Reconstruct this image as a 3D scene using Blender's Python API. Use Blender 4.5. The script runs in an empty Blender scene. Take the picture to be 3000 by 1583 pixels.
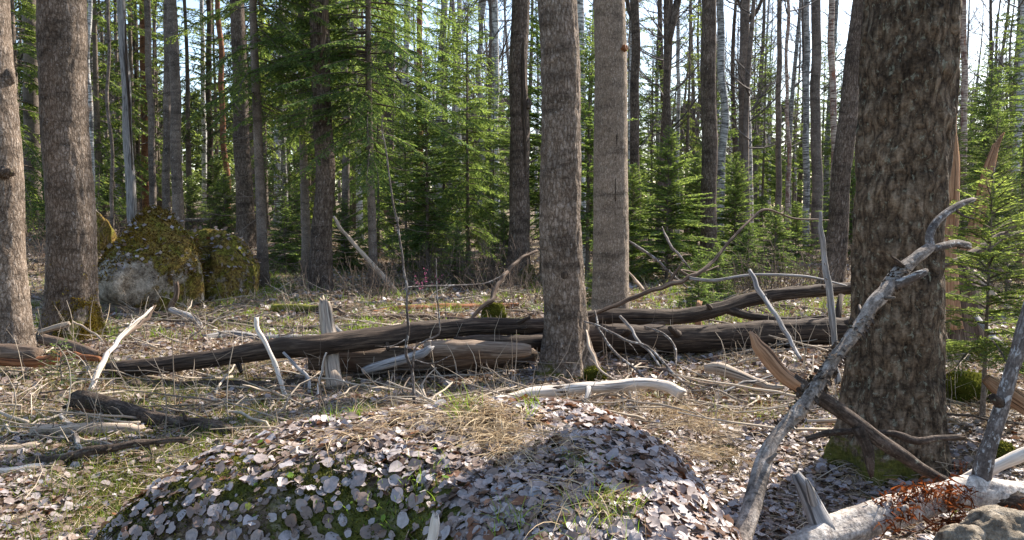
import bpy, math, random
import numpy as np
from mathutils import Vector
PI = math.pi
R = math.radians
C = bpy.context.scene.collection
sc = bpy.context.scene

# ------------------------------------------------------------------ camera, sky, sun, exposure
F = 2355.0                       # focal length in pixels of the 3000 x 1583 photograph
PITCH = R(4.6)
CAM = np.array((0.0, 0.0, 1.5))
cd = bpy.data.cameras.new('camera')
cam = bpy.data.objects.new('camera', cd)
C.objects.link(cam)
cam.location = CAM
cam.rotation_euler = (R(90) - PITCH, 0, 0)
cd.sensor_width = 36
cd.lens = 36 * F / 3000
cd.clip_end = 2000
sc.camera = cam
SUN_EL, SUN_AZ = R(41), R(47)    # azimuth from +Y towards +X
SUNV = np.array((math.sin(SUN_AZ) * math.cos(SUN_EL), math.cos(SUN_AZ) * math.cos(SUN_EL), math.sin(SUN_EL)))
w = bpy.data.worlds.new('World')
sc.world = w
w.use_nodes = True
nt = w.node_tree
sky = nt.nodes.new('ShaderNodeTexSky')
sky.sky_type = 'NISHITA'
sky.sun_disc = False
sky.sun_elevation = SUN_EL
sky.sun_rotation = SUN_AZ
sky.air_density = 1.0
sky.dust_density = 1.2
nt.links.new(sky.outputs[0], nt.nodes['Background'].inputs[0])
nt.nodes['Background'].inputs[1].default_value = 0.12
sd = bpy.data.lights.new('sun', 'SUN')
sd.energy = 5.0
sd.angle = R(0.55)
sd.color = (1.0, 0.93, 0.83)
sun = bpy.data.objects.new('sun', sd)
C.objects.link(sun)
sun.rotation_euler = Vector(-SUNV).to_track_quat('-Z', 'Y').to_euler()
sc.view_settings.view_transform = 'Standard'
sc.view_settings.look = 'None'
sc.view_settings.gamma = 1
sc.view_settings.exposure = 1.45
sc.cycles.max_bounces = 5
sc.cycles.diffuse_bounces = 3
sc.cycles.glossy_bounces = 1
sc.cycles.transmission_bounces = 3
sc.cycles.use_denoising = True

# ------------------------------------------------------------------ noise
def _h(ix, iy, iz, s):
    n = (ix * 374761393 + iy * 668265263 + iz * 2147483647 + s * 1274126177) & 0xffffffff
    n = ((n ^ (n >> 13)) * 1274126177) & 0xffffffff
    n = ((n ^ (n >> 16)) * 2246822519) & 0xffffffff
    return ((n ^ (n >> 15)) & 0xffffff) / 16777215.0
def vnoise(p, s=0):
    p = np.asarray(p, float)
    i = np.floor(p).astype(np.int64); f = p - i
    f = f * f * (3 - 2 * f)
    x, y, z = i[..., 0], i[..., 1], i[..., 2]
    fx, fy, fz = f[..., 0], f[..., 1], f[..., 2]
    def l(a, b, t): return a + (b - a) * t
    c = [[[_h(x + a, y + b, z + d, s) for d in (0, 1)] for b in (0, 1)] for a in (0, 1)]
    x0 = l(l(c[0][0][0], c[1][0][0], fx), l(c[0][1][0], c[1][1][0], fx), fy)
    x1 = l(l(c[0][0][1], c[1][0][1], fx), l(c[0][1][1], c[1][1][1], fx), fy)
    return l(x0, x1, fz) * 2 - 1
def fbm(p, o=4, s=0):
    p = np.asarray(p, float); r = 0; a = 1.0; t = 0
    for k in range(o):
        r = r + a * vnoise(p * 2 ** k + 17.3 * k, s + k); t += a; a *= .5
    return r / t
def n2(x, y, sc_, o=3, s=0):
    x = np.asarray(x, float); y = np.asarray(y, float)
    return fbm(np.stack([x * sc_, y * sc_, np.zeros_like(x) + s * 3.1], -1), o, s)
def ss(x):
    x = np.clip(x, 0, 1); return x * x * (3 - 2 * x)
def nrm(v):
    return v / np.maximum(np.linalg.norm(v, axis=-1, keepdims=True), 1e-9)

# ------------------------------------------------------------------ pixel helpers (photograph pixels to points at a real distance)
fwd = np.array((0, math.cos(PITCH), -math.sin(PITCH))); upv = np.array((0, math.sin(PITCH), math.cos(PITCH))); rgt = np.array((1.0, 0, 0))
def ray(u, v): return fwd + rgt * ((u - 1500) / F) + upv * (-(v - 791.5) / F)
def P(u, v, Y):
    d = ray(u, v); return CAM + d * (Y / d[1])
def project(p):
    q = np.asarray(p) - CAM; d = q @ fwd; d = np.where(np.abs(d) < .05, .05, d)
    return 1500 + F * (q @ rgt) / d, 791.5 - F * (q @ upv) / d
def depth(p): return float((np.asarray(p) - CAM) @ fwd)

# ------------------------------------------------------------------ ground shape
def hg(x, y):
    x = np.asarray(x, float); y = np.asarray(y, float)
    z = 0.07 * n2(x, y, .55, 3, 3) + .035 * n2(x, y, 2.1, 2, 5) * ss((y - 1) / 3)
    z = z * (0.35 + .65 * ss((y - 4) / 6))
    z += .72 * ss((y - 12) / 10) * ss((-x - 3.0) / 4.5)
    z += .35 * ss((y - 22) / 18) * ss((-x + 2) / 10)
    z += .9 * ss((y - 35) / 60) + .4 * n2(x, y, .06, 2, 9) * ss((y - 25) / 30)
    z -= .10 * np.exp(-((y - 7.0) / .8) ** 2) * ss((3.2 - np.abs(x + .6)) / 1.0)
    z -= .10 * np.exp(-((y - 4.0) / 1.0) ** 2 - ((x - 1.9) / .8) ** 2)
    z += .16 * np.exp(-((y - 7.3) / 1.2) ** 2 - ((x - 2.9) / 1.2) ** 2) * .3
    z += np.where(y < 1, -0.1 * (1 - y) * 0, 0)
    return z
MX, MY, MH = -.25, 3.12, .62
MXR, MXL, MYF, MYN = 1.16, 1.45, 1.05, 1.45
def MYNf(x): return .46 + .96 * ss((x + .5) / .65)
def hm(x, y):
    x = np.asarray(x, float); y = np.asarray(y, float)
    dx = (x - MX) / np.where(x > MX, MXR, MXL); dy = (y - MY) / np.where(y > MY, MYF, MYNf(x))
    d = np.abs(dx) ** 3.2 + np.abs(dy) ** 2.6
    d = d * (1 + .18 * n2(x, y, 1.3, 2, 21))
    z = MH * np.clip(1 - d, 0, 1) ** .45 * (1 + .07 * np.clip(x - MX, -1.2, 1.2))
    z = z + .03 * n2(x, y, 3.2, 3, 22) + .05 * n2(x, y, 1.1, 1, 25) - .055
    z = z + .05 * ss((y - 3.2) / .6)
    return np.where(d < 1.0, z, -.3)
def surf(x, y): return np.maximum(hg(x, y), hm(x, y))
TS = np.concatenate([np.arange(1.2, 8, .015), np.arange(8, 90, .06)])
def Gp(u, v):
    d = ray(u, v); q = CAM + d * TS[:, None]; hit = np.nonzero(q[:, 2] <= surf(q[:, 0], q[:, 1]))[0]
    if not len(hit): return CAM + d * 60
    k = hit[0]; t = np.linspace(TS[max(k - 1, 0)], TS[k], 30); q = CAM + d * t[:, None]
    h_ = np.nonzero(q[:, 2] <= surf(q[:, 0], q[:, 1]))[0]
    return q[h_[0] if len(h_) else -1]

# ------------------------------------------------------------------ mesh builder
class MB:
    def __init__(s): s.V = []; s.Q = []; s.T = []; s.bk = []; s.ms = []; s.rn = []; s.n = 0
    def add(s, V, Q=None, T=None, bk=None, ms=None, rn=None):
        V = np.asarray(V, float).reshape(-1, 3); k = len(V)
        s.V.append(V)
        if Q is not None and len(Q): s.Q.append(np.asarray(Q, np.int64) + s.n)
        if T is not None and len(T): s.T.append(np.asarray(T, np.int64) + s.n)
        s.bk.append(V if bk is None else np.asarray(bk, float).reshape(-1, 3))
        s.ms.append(np.broadcast_to(0.0 if ms is None else ms, (k,)).astype(float))
        s.rn.append(np.broadcast_to(.5 if rn is None else rn, (k,)).astype(float))
        s.n += k
    def build(s, name, mat, parent=None, smooth=True, origin=None):
        V = np.concatenate(s.V)
        if origin is not None: V = V - np.asarray(origin)
        Q = np.concatenate(s.Q) if s.Q else np.zeros((0, 4), np.int64)
        T = np.concatenate(s.T) if s.T else np.zeros((0, 3), np.int64)
        me = bpy.data.meshes.new(name)
        me.vertices.add(len(V)); me.vertices.foreach_set('co', V.astype(np.float32).ravel())
        nl = len(Q) * 4 + len(T) * 3
        me.loops.add(nl); me.loops.foreach_set('vertex_index', np.concatenate([Q.ravel(), T.ravel()]).astype(np.int32))
        me.polygons.add(len(Q) + len(T))
        st = np.concatenate([np.arange(len(Q)) * 4, len(Q) * 4 + np.arange(len(T)) * 3]).astype(np.int32)
        me.polygons.foreach_set('loop_start', st)
        if smooth: me.polygons.foreach_set('use_smooth', np.ones(len(st), bool))
        for nme, ty, dat in (('bk', 'FLOAT_VECTOR', np.concatenate(s.bk)), ('moss', 'FLOAT', np.concatenate(s.ms)), ('rnd', 'FLOAT', np.concatenate(s.rn))):
            a = me.attributes.new(nme, ty, 'POINT')
            a.data.foreach_set('vector' if ty == 'FLOAT_VECTOR' else 'value', dat.astype(np.float32).ravel())
        me.update(calc_edges=True)
        me.materials.append(mat)
        o = bpy.data.objects.new(name, me); C.objects.link(o)
        if parent is not None: o.parent = parent
        elif origin is not None: o.location = origin
        return o
def tag(o, label=None, cat=None, group=None, kind=None):
    for k, v in (('label', label), ('category', cat), ('group', group), ('kind', kind)):
        if v: o[k] = v
    return o
def empty(name, loc, rz=0):
    o = bpy.data.objects.new(name, None); C.objects.link(o); o.location = loc; o.rotation_euler = (0, 0, rz); o.empty_display_size = .2
    return o
def copy_thing(root, loc, rz=0, s=1.0, tilt=(0, 0)):
    r = root.copy(); C.objects.link(r); r.location = loc; r.rotation_euler = (tilt[0], tilt[1], rz); r.scale = (s, s, s)
    for ch in root.children:
        c = ch.copy(); C.objects.link(c); c.parent = r
    return r

def catmull(pts, n):
    pts = np.asarray(pts, float)
    if len(pts) < 3: return pts[0] + (pts[-1] - pts[0]) * np.linspace(0, 1, n)[:, None]
    d = np.r_[0, np.cumsum(np.linalg.norm(np.diff(pts[:, :3], axis=0), axis=1))]
    q = np.vstack([2 * pts[0] - pts[1], pts, 2 * pts[-1] - pts[-2]])
    out = []
    for t in np.linspace(0, d[-1], n):
        i = min(np.searchsorted(d, t, 'right') - 1, len(pts) - 2); f = (t - d[i]) / max(d[i + 1] - d[i], 1e-9)
        a, b, c, e = q[i], q[i + 1], q[i + 2], q[i + 3]
        out.append(.5 * (2 * b + (c - a) * f + (2 * a - 5 * b + 4 * c - e) * f * f + (3 * b - a - 3 * c + e) * f ** 3))
    return np.array(out)
def tube(mb, path, rad, sides=12, amp=0.0, kx=10, kz=3, seed=0, ms=0.0, flare=None, caps=True, jag=0.0, ridged=True, ell=0.0, rn=.5, mossfn=None):
    path = np.asarray(path, float); n = len(path); rad = np.broadcast_to(rad, (n,)).astype(float)
    tg = nrm(np.gradient(path, axis=0))
    ref = np.array((1.0, 0, 0)) if abs(tg[0][0]) < .8 else np.array((0, 1.0, 0))
    N = np.zeros((n, 3)); v = ref
    for i in range(n):
        v = v - tg[i] * (v @ tg[i]); v = v / np.linalg.norm(v); N[i] = v
    B = np.cross(tg, N)
    th = np.linspace(0, 2 * PI, sides, endpoint=False)
    s = np.r_[0, np.cumsum(np.linalg.norm(np.diff(path, axis=0), axis=1))]
    ct, st_ = np.cos(th)[None], np.sin(th)[None]
    rm = max(rad.max() * .8, .004)
    off = seed * 7.13 % 50
    bk = np.stack([np.broadcast_to(ct * rm, (n, sides)) + off, np.broadcast_to(st_ * rm, (n, sides)), np.broadcast_to(s[:, None], (n, sides))], -1)
    r = np.broadcast_to(rad[:, None], (n, sides)).copy()
    if flare:
        fa, fh, lob = flare
        r = r * (1 + fa * np.exp(-s[:, None] / fh) * (1 + .55 * np.cos(lob * th + seed)[None] + .3 * np.cos((lob + 2) * th + 2 * seed)[None]))
    if ell: r = r * (1 + ell * np.cos(2 * th + seed)[None])
    if amp:
        q = bk * np.array((kx, kx, kz))
        q = q + .8 * np.stack([vnoise(q * .6, 7 + seed), vnoise(q * .6 + 9, 8 + seed), np.zeros(q.shape[:2])], -1)
        nz = fbm(q, 3, seed)
        if ridged: nz = 1 - 2.6 * np.abs(nz)
        low = fbm(bk * np.array((2.2, 2.2, 1.1)), 2, seed + 40)
        r = r + amp * nz + amp * 1.6 * low
    V = path[:, None] + N[:, None] * (ct * r)[..., None] + B[:, None] * (st_ * r)[..., None]
    if jag:
        j = np.clip(vnoise(np.stack([np.cos(th) * 2.5, np.sin(th) * 2.5, th * 0 + seed], -1), seed) * 1.3, -.3, 1) * jag
        for i in range(max(0, n - 3), n): V[i] += tg[-1] * (j * (i - n + 4) / 3)[:, None]
    idx = np.arange(n * sides).reshape(n, sides)
    Q = np.stack([idx[:-1], np.roll(idx, -1, 1)[:-1], np.roll(idx, -1, 1)[1:], idx[1:]], -1).reshape(-1, 4)
    Vf = V.reshape(-1, 3); bf = bk.reshape(-1, 3); T = []
    msv = np.broadcast_to(np.asarray(ms, float).reshape(-1, 1) if np.ndim(ms) else ms, (n, sides)).astype(float).copy()
    if mossfn is not None: msv = mossfn(V, s, th)
    msf = msv.reshape(-1)
    if caps:
        Vf = np.vstack([Vf, path[0] - tg[0] * rad[0] * .15, path[-1] + tg[-1] * rad[-1] * .15]); bf = np.vstack([bf, bf[0] * 0 + off, bf[-1] * 0 + off]); msf = np.r_[msf, 0, 0]
        k = n * sides
        T = [(k, idx[0][(j + 1) % sides], idx[0][j]) for j in range(sides)] + [(k + 1, idx[-1][j], idx[-1][(j + 1) % sides]) for j in range(sides)]
    mb.add(Vf, Q, T, bf, msf, rn)
def tubes(mb, P0, P1, r0, r1, bend=None, segs=3, sides=3, rn=.5):
    """many thin tapering twigs at once"""
    P0 = np.asarray(P0, float); P1 = np.asarray(P1, float); K = len(P0)
    if K == 0: return
    r0 = np.broadcast_to(r0, (K,)); r1 = np.broadcast_to(r1, (K,))
    D = P1 - P0; L = np.linalg.norm(D, axis=1)
    d = nrm(D); a = nrm(np.cross(d, np.array((.31, .17, .93)))); b = np.cross(d, a)
    t = np.linspace(0, 1, segs + 1)
    c = P0[:, None] + D[:, None] * t[None, :, None]
    if bend is not None: c = c + np.asarray(bend)[:, None] * (4 * t * (1 - t))[None, :, None]
    r = r0[:, None] + (r1 - r0)[:, None] * t[None]
    th = np.linspace(0, 2 * PI, sides, endpoint=False)
    off = a[:, None, :] * np.cos(th)[None, :, None] + b[:, None, :] * np.sin(th)[None, :, None]
    V = c[:, :, None] + off[:, None] * r[:, :, None, None]
    bk = np.stack([np.broadcast_to(np.cos(th) * .05, V.shape[:3]), np.broadcast_to(np.sin(th) * .05, V.shape[:3]), np.broadcast_to((t[None] * L[:, None])[:, :, None], V.shape[:3])], -1) + (np.arange(K) * .37)[:, None, None, None]
    idx = np.arange(K * (segs + 1) * sides).reshape(K, segs + 1, sides)
    nx = np.roll(idx, -1, 2)
    Q = np.stack([idx[:, :-1], nx[:, :-1], nx[:, 1:], idx[:, 1:]], -1).reshape(-1, 4)
    rr = np.broadcast_to(np.asarray(rn, float).reshape(-1, 1) if np.ndim(rn) else rn, (K, (segs + 1) * sides)).reshape(-1)
    mb.add(V.reshape(-1, 3), Q, None, bk.reshape(-1, 3), None, rr)
def blades(mb, B, D, L, W, rng, rn=None, up=(0, 0, 1.0), rand=.6):
    """flat lens-shaped blades; D unit directions"""
    K = len(B)
    if K == 0: return
    up = np.asarray(up, float) + rng.normal(0, rand, (K, 3))
    s = nrm(np.cross(D, up)); L = np.broadcast_to(L, (K,))[:, None]; W = np.broadcast_to(W, (K,))[:, None]
    m = B + D * L * .45
    V = np.stack([B, m + s * W * .5, B + D * L, m - s * W * .5], 1)
    Q = np.arange(K * 4).reshape(K, 4)
    r = rng.random(K) if rn is None else np.broadcast_to(rn, (K,))
    mb.add(V.reshape(-1, 3), Q, None, None, None, np.repeat(r, 4))

# ------------------------------------------------------------------ materials
class M:
    def __init__(s, name):
        s.m = bpy.data.materials.new(name); s.m.use_nodes = True; s.t = s.m.node_tree; s.t.nodes.clear()
        s.out = s.t.nodes.new('ShaderNodeOutputMaterial')
    def n(s, ty, **kw):
        x = s.t.nodes.new(ty)
        for k, v in kw.items(): setattr(x, k, v)
        return x
    def put(s, sock, v):
        if hasattr(v, 'is_output'): s.t.links.new(v, sock)
        elif isinstance(v, (tuple, list)):
            sock.default_value = tuple(v) + (1,) if len(v) == 3 and sock.type == 'RGBA' else v
        else: sock.default_value = v
    def attr(s, name, vec=False):
        a = s.n('ShaderNodeAttribute', attribute_name=name); return a.outputs['Vector'] if vec else a.outputs['Fac']
    def mapv(s, v, sc_, loc=(0, 0, 0)):
        a = s.n('ShaderNodeMapping'); s.put(a.inputs['Vector'], v); a.inputs['Scale'].default_value = sc_; a.inputs['Location'].default_value = loc; return a.outputs[0]
    def noise(s, v, scale=5., det=4., rough=.55, dist=0., col=False):
        a = s.n('ShaderNodeTexNoise'); s.put(a.inputs['Vector'], v); a.inputs['Scale'].default_value = scale; a.inputs['Detail'].default_value = det
        a.inputs['Roughness'].default_value = rough; a.inputs['Distortion'].default_value = dist
        return a.outputs['Color'] if col else a.outputs['Fac']
    def vor(s, v, scale=5., feat='F1', out='Distance', rnd=1.):
        a = s.n('ShaderNodeTexVoronoi', feature=feat); s.put(a.inputs['Vector'], v); a.inputs['Scale'].default_value = scale; a.inputs['Randomness'].default_value = rnd
        return a.outputs[out]
    def ramp(s, f, stops, interp='LINEAR'):
        a = s.n('ShaderNodeValToRGB'); s.put(a.inputs[0], f); cr = a.color_ramp; cr.interpolation = interp
        while len(cr.elements) < len(stops): cr.elements.new(.5)
        for e, (p_, c) in zip(cr.elements, stops):
            e.position = p_; e.color = (c, c, c, 1) if not isinstance(c, (tuple, list)) else tuple(c) + (1,)
        return a.outputs[0]
    def math(s, op, a, b=0., clamp=False):
        x = s.n('ShaderNodeMath', operation=op, use_clamp=clamp); s.put(x.inputs[0], a); s.put(x.inputs[1], b); return x.outputs[0]
    def mix(s, f, a, b, mode='MIX'):
        x = s.n('ShaderNodeMix', data_type='RGBA', blend_type=mode); s.put(x.inputs[0], f); s.put(x.inputs[6], a); s.put(x.inputs[7], b); return x.outputs[2]
    def vadd(s, a, b, k=1.):
        x = s.n('ShaderNodeVectorMath', operation='SCALE'); s.put(x.inputs[0], b); x.inputs['Scale'].default_value = k
        y = s.n('ShaderNodeVectorMath', operation='ADD'); s.put(y.inputs[0], a); s.put(y.inputs[1], x.outputs[0]); return y.outputs[0]
    def bump(s, h, st=.5, d=.01):
        x = s.n('ShaderNodeBump'); s.put(x.inputs['Height'], h); x.inputs['Strength'].default_value = st; x.inputs['Distance'].default_value = d; return x.outputs[0]
    def bsdf(s, col, rough=.85, nor=None, spec=.25):
        b = s.n('ShaderNodeBsdfPrincipled'); s.put(b.inputs['Base Color'], col); s.put(b.inputs['Roughness'], rough); b.inputs['Specular IOR Level'].default_value = spec
        if nor is not None: s.put(b.inputs['Normal'], nor)
        s.t.links.new(b.outputs[0], s.out.inputs[0]); return s.m
    def leaf(s, col, tcol, fac=.45, nor=None, gloss=.0):
        d = s.n('ShaderNodeBsdfDiffuse'); s.put(d.inputs[0], col); t = s.n('ShaderNodeBsdfTranslucent'); s.put(t.inputs[0], tcol)
        if nor is not None: s.put(d.inputs['Normal'], nor)
        x = s.n('ShaderNodeMixShader'); s.put(x.inputs[0], fac); s.t.links.new(d.outputs[0], x.inputs[1]); s.t.links.new(t.outputs[0], x.inputs[2])
        o = x.outputs[0]
        if gloss:
            g = s.n('ShaderNodeBsdfGlossy'); g.inputs['Roughness'].default_value = .45
            y = s.n('ShaderNodeMixShader'); s.put(y.inputs[0], gloss); s.t.links.new(o, y.inputs[1]); s.t.links.new(g.outputs[0], y.inputs[2]); o = y.outputs[0]
        s.t.links.new(o, s.out.inputs[0]); return s.m

MOSSC = ((.045, .05, .012), (.16, .15, .03))
def bark(name, dark, mid, light, kx=22, kz=5, crack=.8, moss=MOSSC, lichen=(.32, .34, .28), lich=.62, patch=.5, bump=.9, bd=.012, seedoff=0., vw=.3, cw=.10):
    m = M(name); bk = m.attr('bk', True)
    if seedoff: bk = m.mapv(bk, (1, 1, 1), (seedoff, 0, seedoff))
    v = m.mapv(bk, (kx, kx, kz))
    v = m.vadd(v, m.noise(v, .8, 3, .6, 0, True), 1.6)
    e = m.vor(v, 1., 'DISTANCE_TO_EDGE')
    e = m.ramp(e, [(0, 0.), (.28, 1.)])
    rv = m.noise(m.mapv(bk, (kx * 1.25, kx * 1.25, kz * .55)), 1., 5, .62, .35)
    rv = m.ramp(m.math('ABSOLUTE', m.math('SUBTRACT', rv, .5)), [(0., 0.), (cw, 1.)])
    e = m.mix(vw, rv, e)
    n1 = m.noise(m.mapv(bk, (kx * 1.5, kx * 1.5, kz * 2.2)), 2.2, 7, .7)
    h = m.math('ADD', m.math('MULTIPLY', e, crack * .55), m.math('MULTIPLY', n1, 1 - crack * .35))
    col = m.ramp(h, [(.22, dark), (.56, mid), (.98, light)])
    big = m.noise(m.mapv(bk, (1.6, 1.6, .9)), 1.4, 4, .65)
    col = m.mix(m.ramp(big, [(.34, patch), (.60, 0.)]), col, tuple(c * .55 for c in dark), 'MIX')
    bnd = m.noise(m.mapv(bk, (1.5, 1.5, 4.5), (3, 7, 1)), 1.3, 5, .7, .5)
    col = m.mix(1., col, m.ramp(bnd, [(.36, .5), (.5, 1.), (.64, 1.18)]), 'MULTIPLY')
    sp = m.noise(m.mapv(bk, (26, 26, 13)), 1.5, 4, .7, .6)
    col = m.mix(m.ramp(sp, [(lich, 0.), (lich + .06, .6)]), col, lichen)
    fine = m.noise(bk, 90, 3, .6)
    col = m.mix(.55, col, m.mix(1., col, m.ramp(fine, [(.3, .45), (.7, 1.7)]), 'MULTIPLY'))
    mo = m.attr('moss'); mn = m.noise(bk, 11, 5, .7)
    mf = m.ramp(m.math('ADD', mo, m.math('SUBTRACT', mn, .5)), [(.46, 0.), (.58, 1.)])
    mc = m.ramp(m.noise(bk, 45, 4, .7), [(.3, moss[0]), (.7, moss[1])])
    col = m.mix(mf, col, mc)
    hh = m.math('ADD', h, m.math('MULTIPLY', fine, .25))
    return m.bsdf(col, .9, m.bump(hh, bump, bd), .15)
def wood(name, a, b, c, kx=30, kz=1.6, bump=.6, rot=(.1, .05, .02), rotat=.62, moss=((.05, .06, .012), (.22, .2, .03))):
    """barkless or half rotten wood, fibres along the length"""
    m = M(name); bk = m.attr('bk', True)
    v = m.mapv(bk, (kx, kx, kz)); v = m.vadd(v, m.noise(v, .5, 2, .5, 0, True), .8)
    f = m.noise(v, 2.4, 6, .72)
    col = m.ramp(f, [(.3, a), (.5, b), (.72, c)])
    big = m.noise(m.mapv(bk, (4, 4, 1.1)), 1.5, 4, .65)
    col = m.mix(m.ramp(big, [(rotat - .06, 0.), (rotat + .05, .85)]), col, rot)
    crk = m.ramp(m.noise(m.mapv(bk, (kx * 1.2, kx * 1.2, kz * .5)), 2., 3, .5), [(.36, 1.), (.42, 0.)])
    col = m.mix(m.math('MULTIPLY', crk, .8), col, tuple(x * .3 for x in a))
    mo = m.attr('moss'); mn = m.noise(bk, 10, 5, .7)
    mf = m.ramp(m.math('ADD', mo, m.math('SUBTRACT', mn, .5)), [(.46, 0.), (.56, 1.)])
    col = m.mix(mf, col, m.ramp(m.noise(bk, 50, 4, .7), [(.3, moss[0]), (.7, moss[1])]))
    h = m.math('SUBTRACT', f, m.math('MULTIPLY', crk, .5))
    return m.bsdf(col, .85, m.bump(h, bump, .008), .2)
def birch_mat(name, white=(.62, .60, .56), dark=(.05, .045, .04), lo=.5, tint=(.35, .2, .12)):
    m = M(name); bk = m.attr('bk', True)
    f = m.noise(m.mapv(bk, (3.5, 3.5, 26)), 1.5, 4, .65)
    col = m.ramp(f, [(lo - .06, white), (lo + .04, tuple(.5 * (x + y) for x, y in zip(white, dark))), (lo + .1, dark)])
    g = m.noise(m.mapv(bk, (5, 5, 1.8)), 1.5, 5, .7)
    col = m.mix(m.ramp(g, [(.52, 0.), (.62, .9)]), col, tuple(x * 1.6 for x in dark))
    col = m.mix(m.ramp(m.noise(m.mapv(bk, (6, 6, 1.2), (5, 2, 1)), 1.2, 4, .7), [(.58, 0.), (.66, .7)]), col, tint)
    return m.bsdf(col, .7, m.bump(f, .4, .006), .3)

B_OAK = bark('old_aspen_bark', (.014, .009, .006), (.135, .094, .060), (.30, .225, .155), 20, 9, 1.2, vw=.5, cw=.16, lichen=(.27, .27, .20), lich=.58, patch=.35, bump=1., bd=.03)
B_ASP = bark('aspen_bark', (.045, .030, .020), (.185, .138, .102), (.40, .33, .27), 34, 13, .95, lichen=(.46, .43, .40), lich=.63, patch=.45, bd=.016, vw=.6)
B_TAN = bark('pale_aspen_bark', (.070, .050, .036), (.245, .190, .142), (.45, .375, .30), 44, 18, .7, lichen=(.46, .43, .36), lich=.62, patch=.25, bd=.012, vw=.6)
B_DRK = bark('dark_aspen_bark', (.026, .018, .013), (.115, .083, .062), (.27, .215, .175), 26, 9, .95, lichen=(.36, .35, .33), lich=.63, patch=.45, bd=.018, vw=.5)
B_GRY = bark('grey_trunk_bark', (.05, .038, .031), (.19, .15, .122), (.39, .33, .285), 30, 12, .5, lichen=(.42, .41, .39), lich=.6, patch=.55, bd=.008)
B_SPR = bark('spruce_bark', (.055, .042, .034), (.20, .155, .125), (.36, .31, .27), 45, 28, .55, lichen=(.36, .36, .32), lich=.6, patch=.4, bd=.008)
B_PIN = bark('pine_bark', (.07, .03, .018), (.26, .12, .065), (.42, .23, .14), 22, 10, .6, lichen=(.4, .3, .24), lich=.64, patch=.4, bd=.01)
B_BIR = birch_mat('birch_bark')
B_BI2 = birch_mat('grey_birch_bark', (.42, .40, .37), (.045, .04, .035), .47, (.2, .16, .13))
B_FLK = birch_mat('flaking_birch_bark', (.5, .40, .32), (.09, .04, .03), .48, (.34, .12, .05))
W_DRK = wood('damp_dark_wood', (.012, .009, .007), (.048, .033, .024), (.19, .140, .10), rot=(.035, .023, .016))
W_BRN = wood('brown_dead_wood', (.035, .023, .016), (.12, .082, .058), (.28, .21, .155), rot=(.07, .038, .024))
W_PAL = wood('pale_dead_wood', (.15, .11, .08), (.36, .28, .21), (.56, .47, .37), rot=(.22, .14, .08), rotat=.66)
W_WHT = wood('bleached_wood', (.33, .27, .21), (.58, .50, .42), (.74, .67, .58), rot=(.34, .22, .13), rotat=.68)
W_SLV = wood('weathered_silver_wood', (.10, .09, .085), (.27, .25, .235), (.48, .45, .43), rot=(.07, .055, .045), rotat=.6)
W_TAN = wood('tan_dead_wood', (.06, .04, .028), (.20, .14, .098), (.36, .28, .21), rot=(.10, .06, .04), rotat=.58)
B_MOT = bark('mottled_white_bark', (.10, .08, .07), (.50, .44, .38), (.72, .66, .60), 16, 11, .55, lichen=(.16, .13, .12), lich=.55, patch=.45, bd=.01, vw=.5)
W_RST = wood('rusty_rotten_wood', (.07, .025, .012), (.22, .085, .035), (.38, .19, .09), rot=(.045, .025, .018))
W_SNG = wood('splintered_orange_wood', (.12, .055, .028), (.36, .20, .11), (.55, .36, .22), 40, 1.2, .9, rot=(.2, .09, .04))
B_BRA = bark('branch_bark', (.04, .032, .027), (.13, .105, .09), (.42, .39, .36), 30, 9, .5, lichen=(.5, .49, .47), lich=.55, patch=.55, bd=.006)
B_BRD = bark('dark_branch_bark', (.022, .016, .012), (.07, .05, .037), (.17, .13, .105), 24, 8, .8, lichen=(.25, .26, .2), lich=.62, patch=.4, bd=.01)

B_PEEL = bark('peeling_branch_bark', (.05, .04, .034), (.27, .22, .18), (.52, .46, .40), 12, 9, .7, lichen=(.04, .036, .036), lich=.57, patch=.6, bd=.012)
def twig_mat(name, c1, c2):
    m = M(name); return m.bsdf(m.ramp(m.math('ADD', m.math('MULTIPLY', m.attr('rnd'), .6), m.math('MULTIPLY', m.noise(m.attr('bk', True), 8, 3), .4)), [(.2, c1), (.8, c2)]), .9)
T_DRY = twig_mat('dry_stem', (.07, .05, .038), (.46, .38, .29))
T_BRN = twig_mat('brown_twig', (.05, .036, .027), (.17, .125, .095))
T_GRY = twig_mat('bare_crown_twig', (.055, .045, .04), (.20, .17, .15))
def needle_mat(name, c1, c2, c3, t=.42, tb=1.7):
    m = M(name); r = m.attr('rnd')
    oi = m.n('ShaderNodeObjectInfo').outputs['Random']
    col = m.ramp(r, [(.0, c1), (.5, c2), (1., c3)])
    col = m.mix(m.math('MULTIPLY', oi, .5), col, m.mix(1., col, (.62, .75, .85), 'MULTIPLY'))
    tc = m.mix(1., col, (tb * 1.12, tb, tb * .5), 'MULTIPLY')
    return m.leaf(col, tc, t)
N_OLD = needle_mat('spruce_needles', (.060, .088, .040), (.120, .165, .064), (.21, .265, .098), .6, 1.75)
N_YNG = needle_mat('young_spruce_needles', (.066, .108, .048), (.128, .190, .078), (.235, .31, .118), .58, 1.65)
N_DRK = needle_mat('dark_spruce_needles', (.035, .050, .030), (.062, .088, .044), (.11, .145, .065), .42, 1.5)  # darker green needle tones, for spruces at the right and far back

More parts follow.
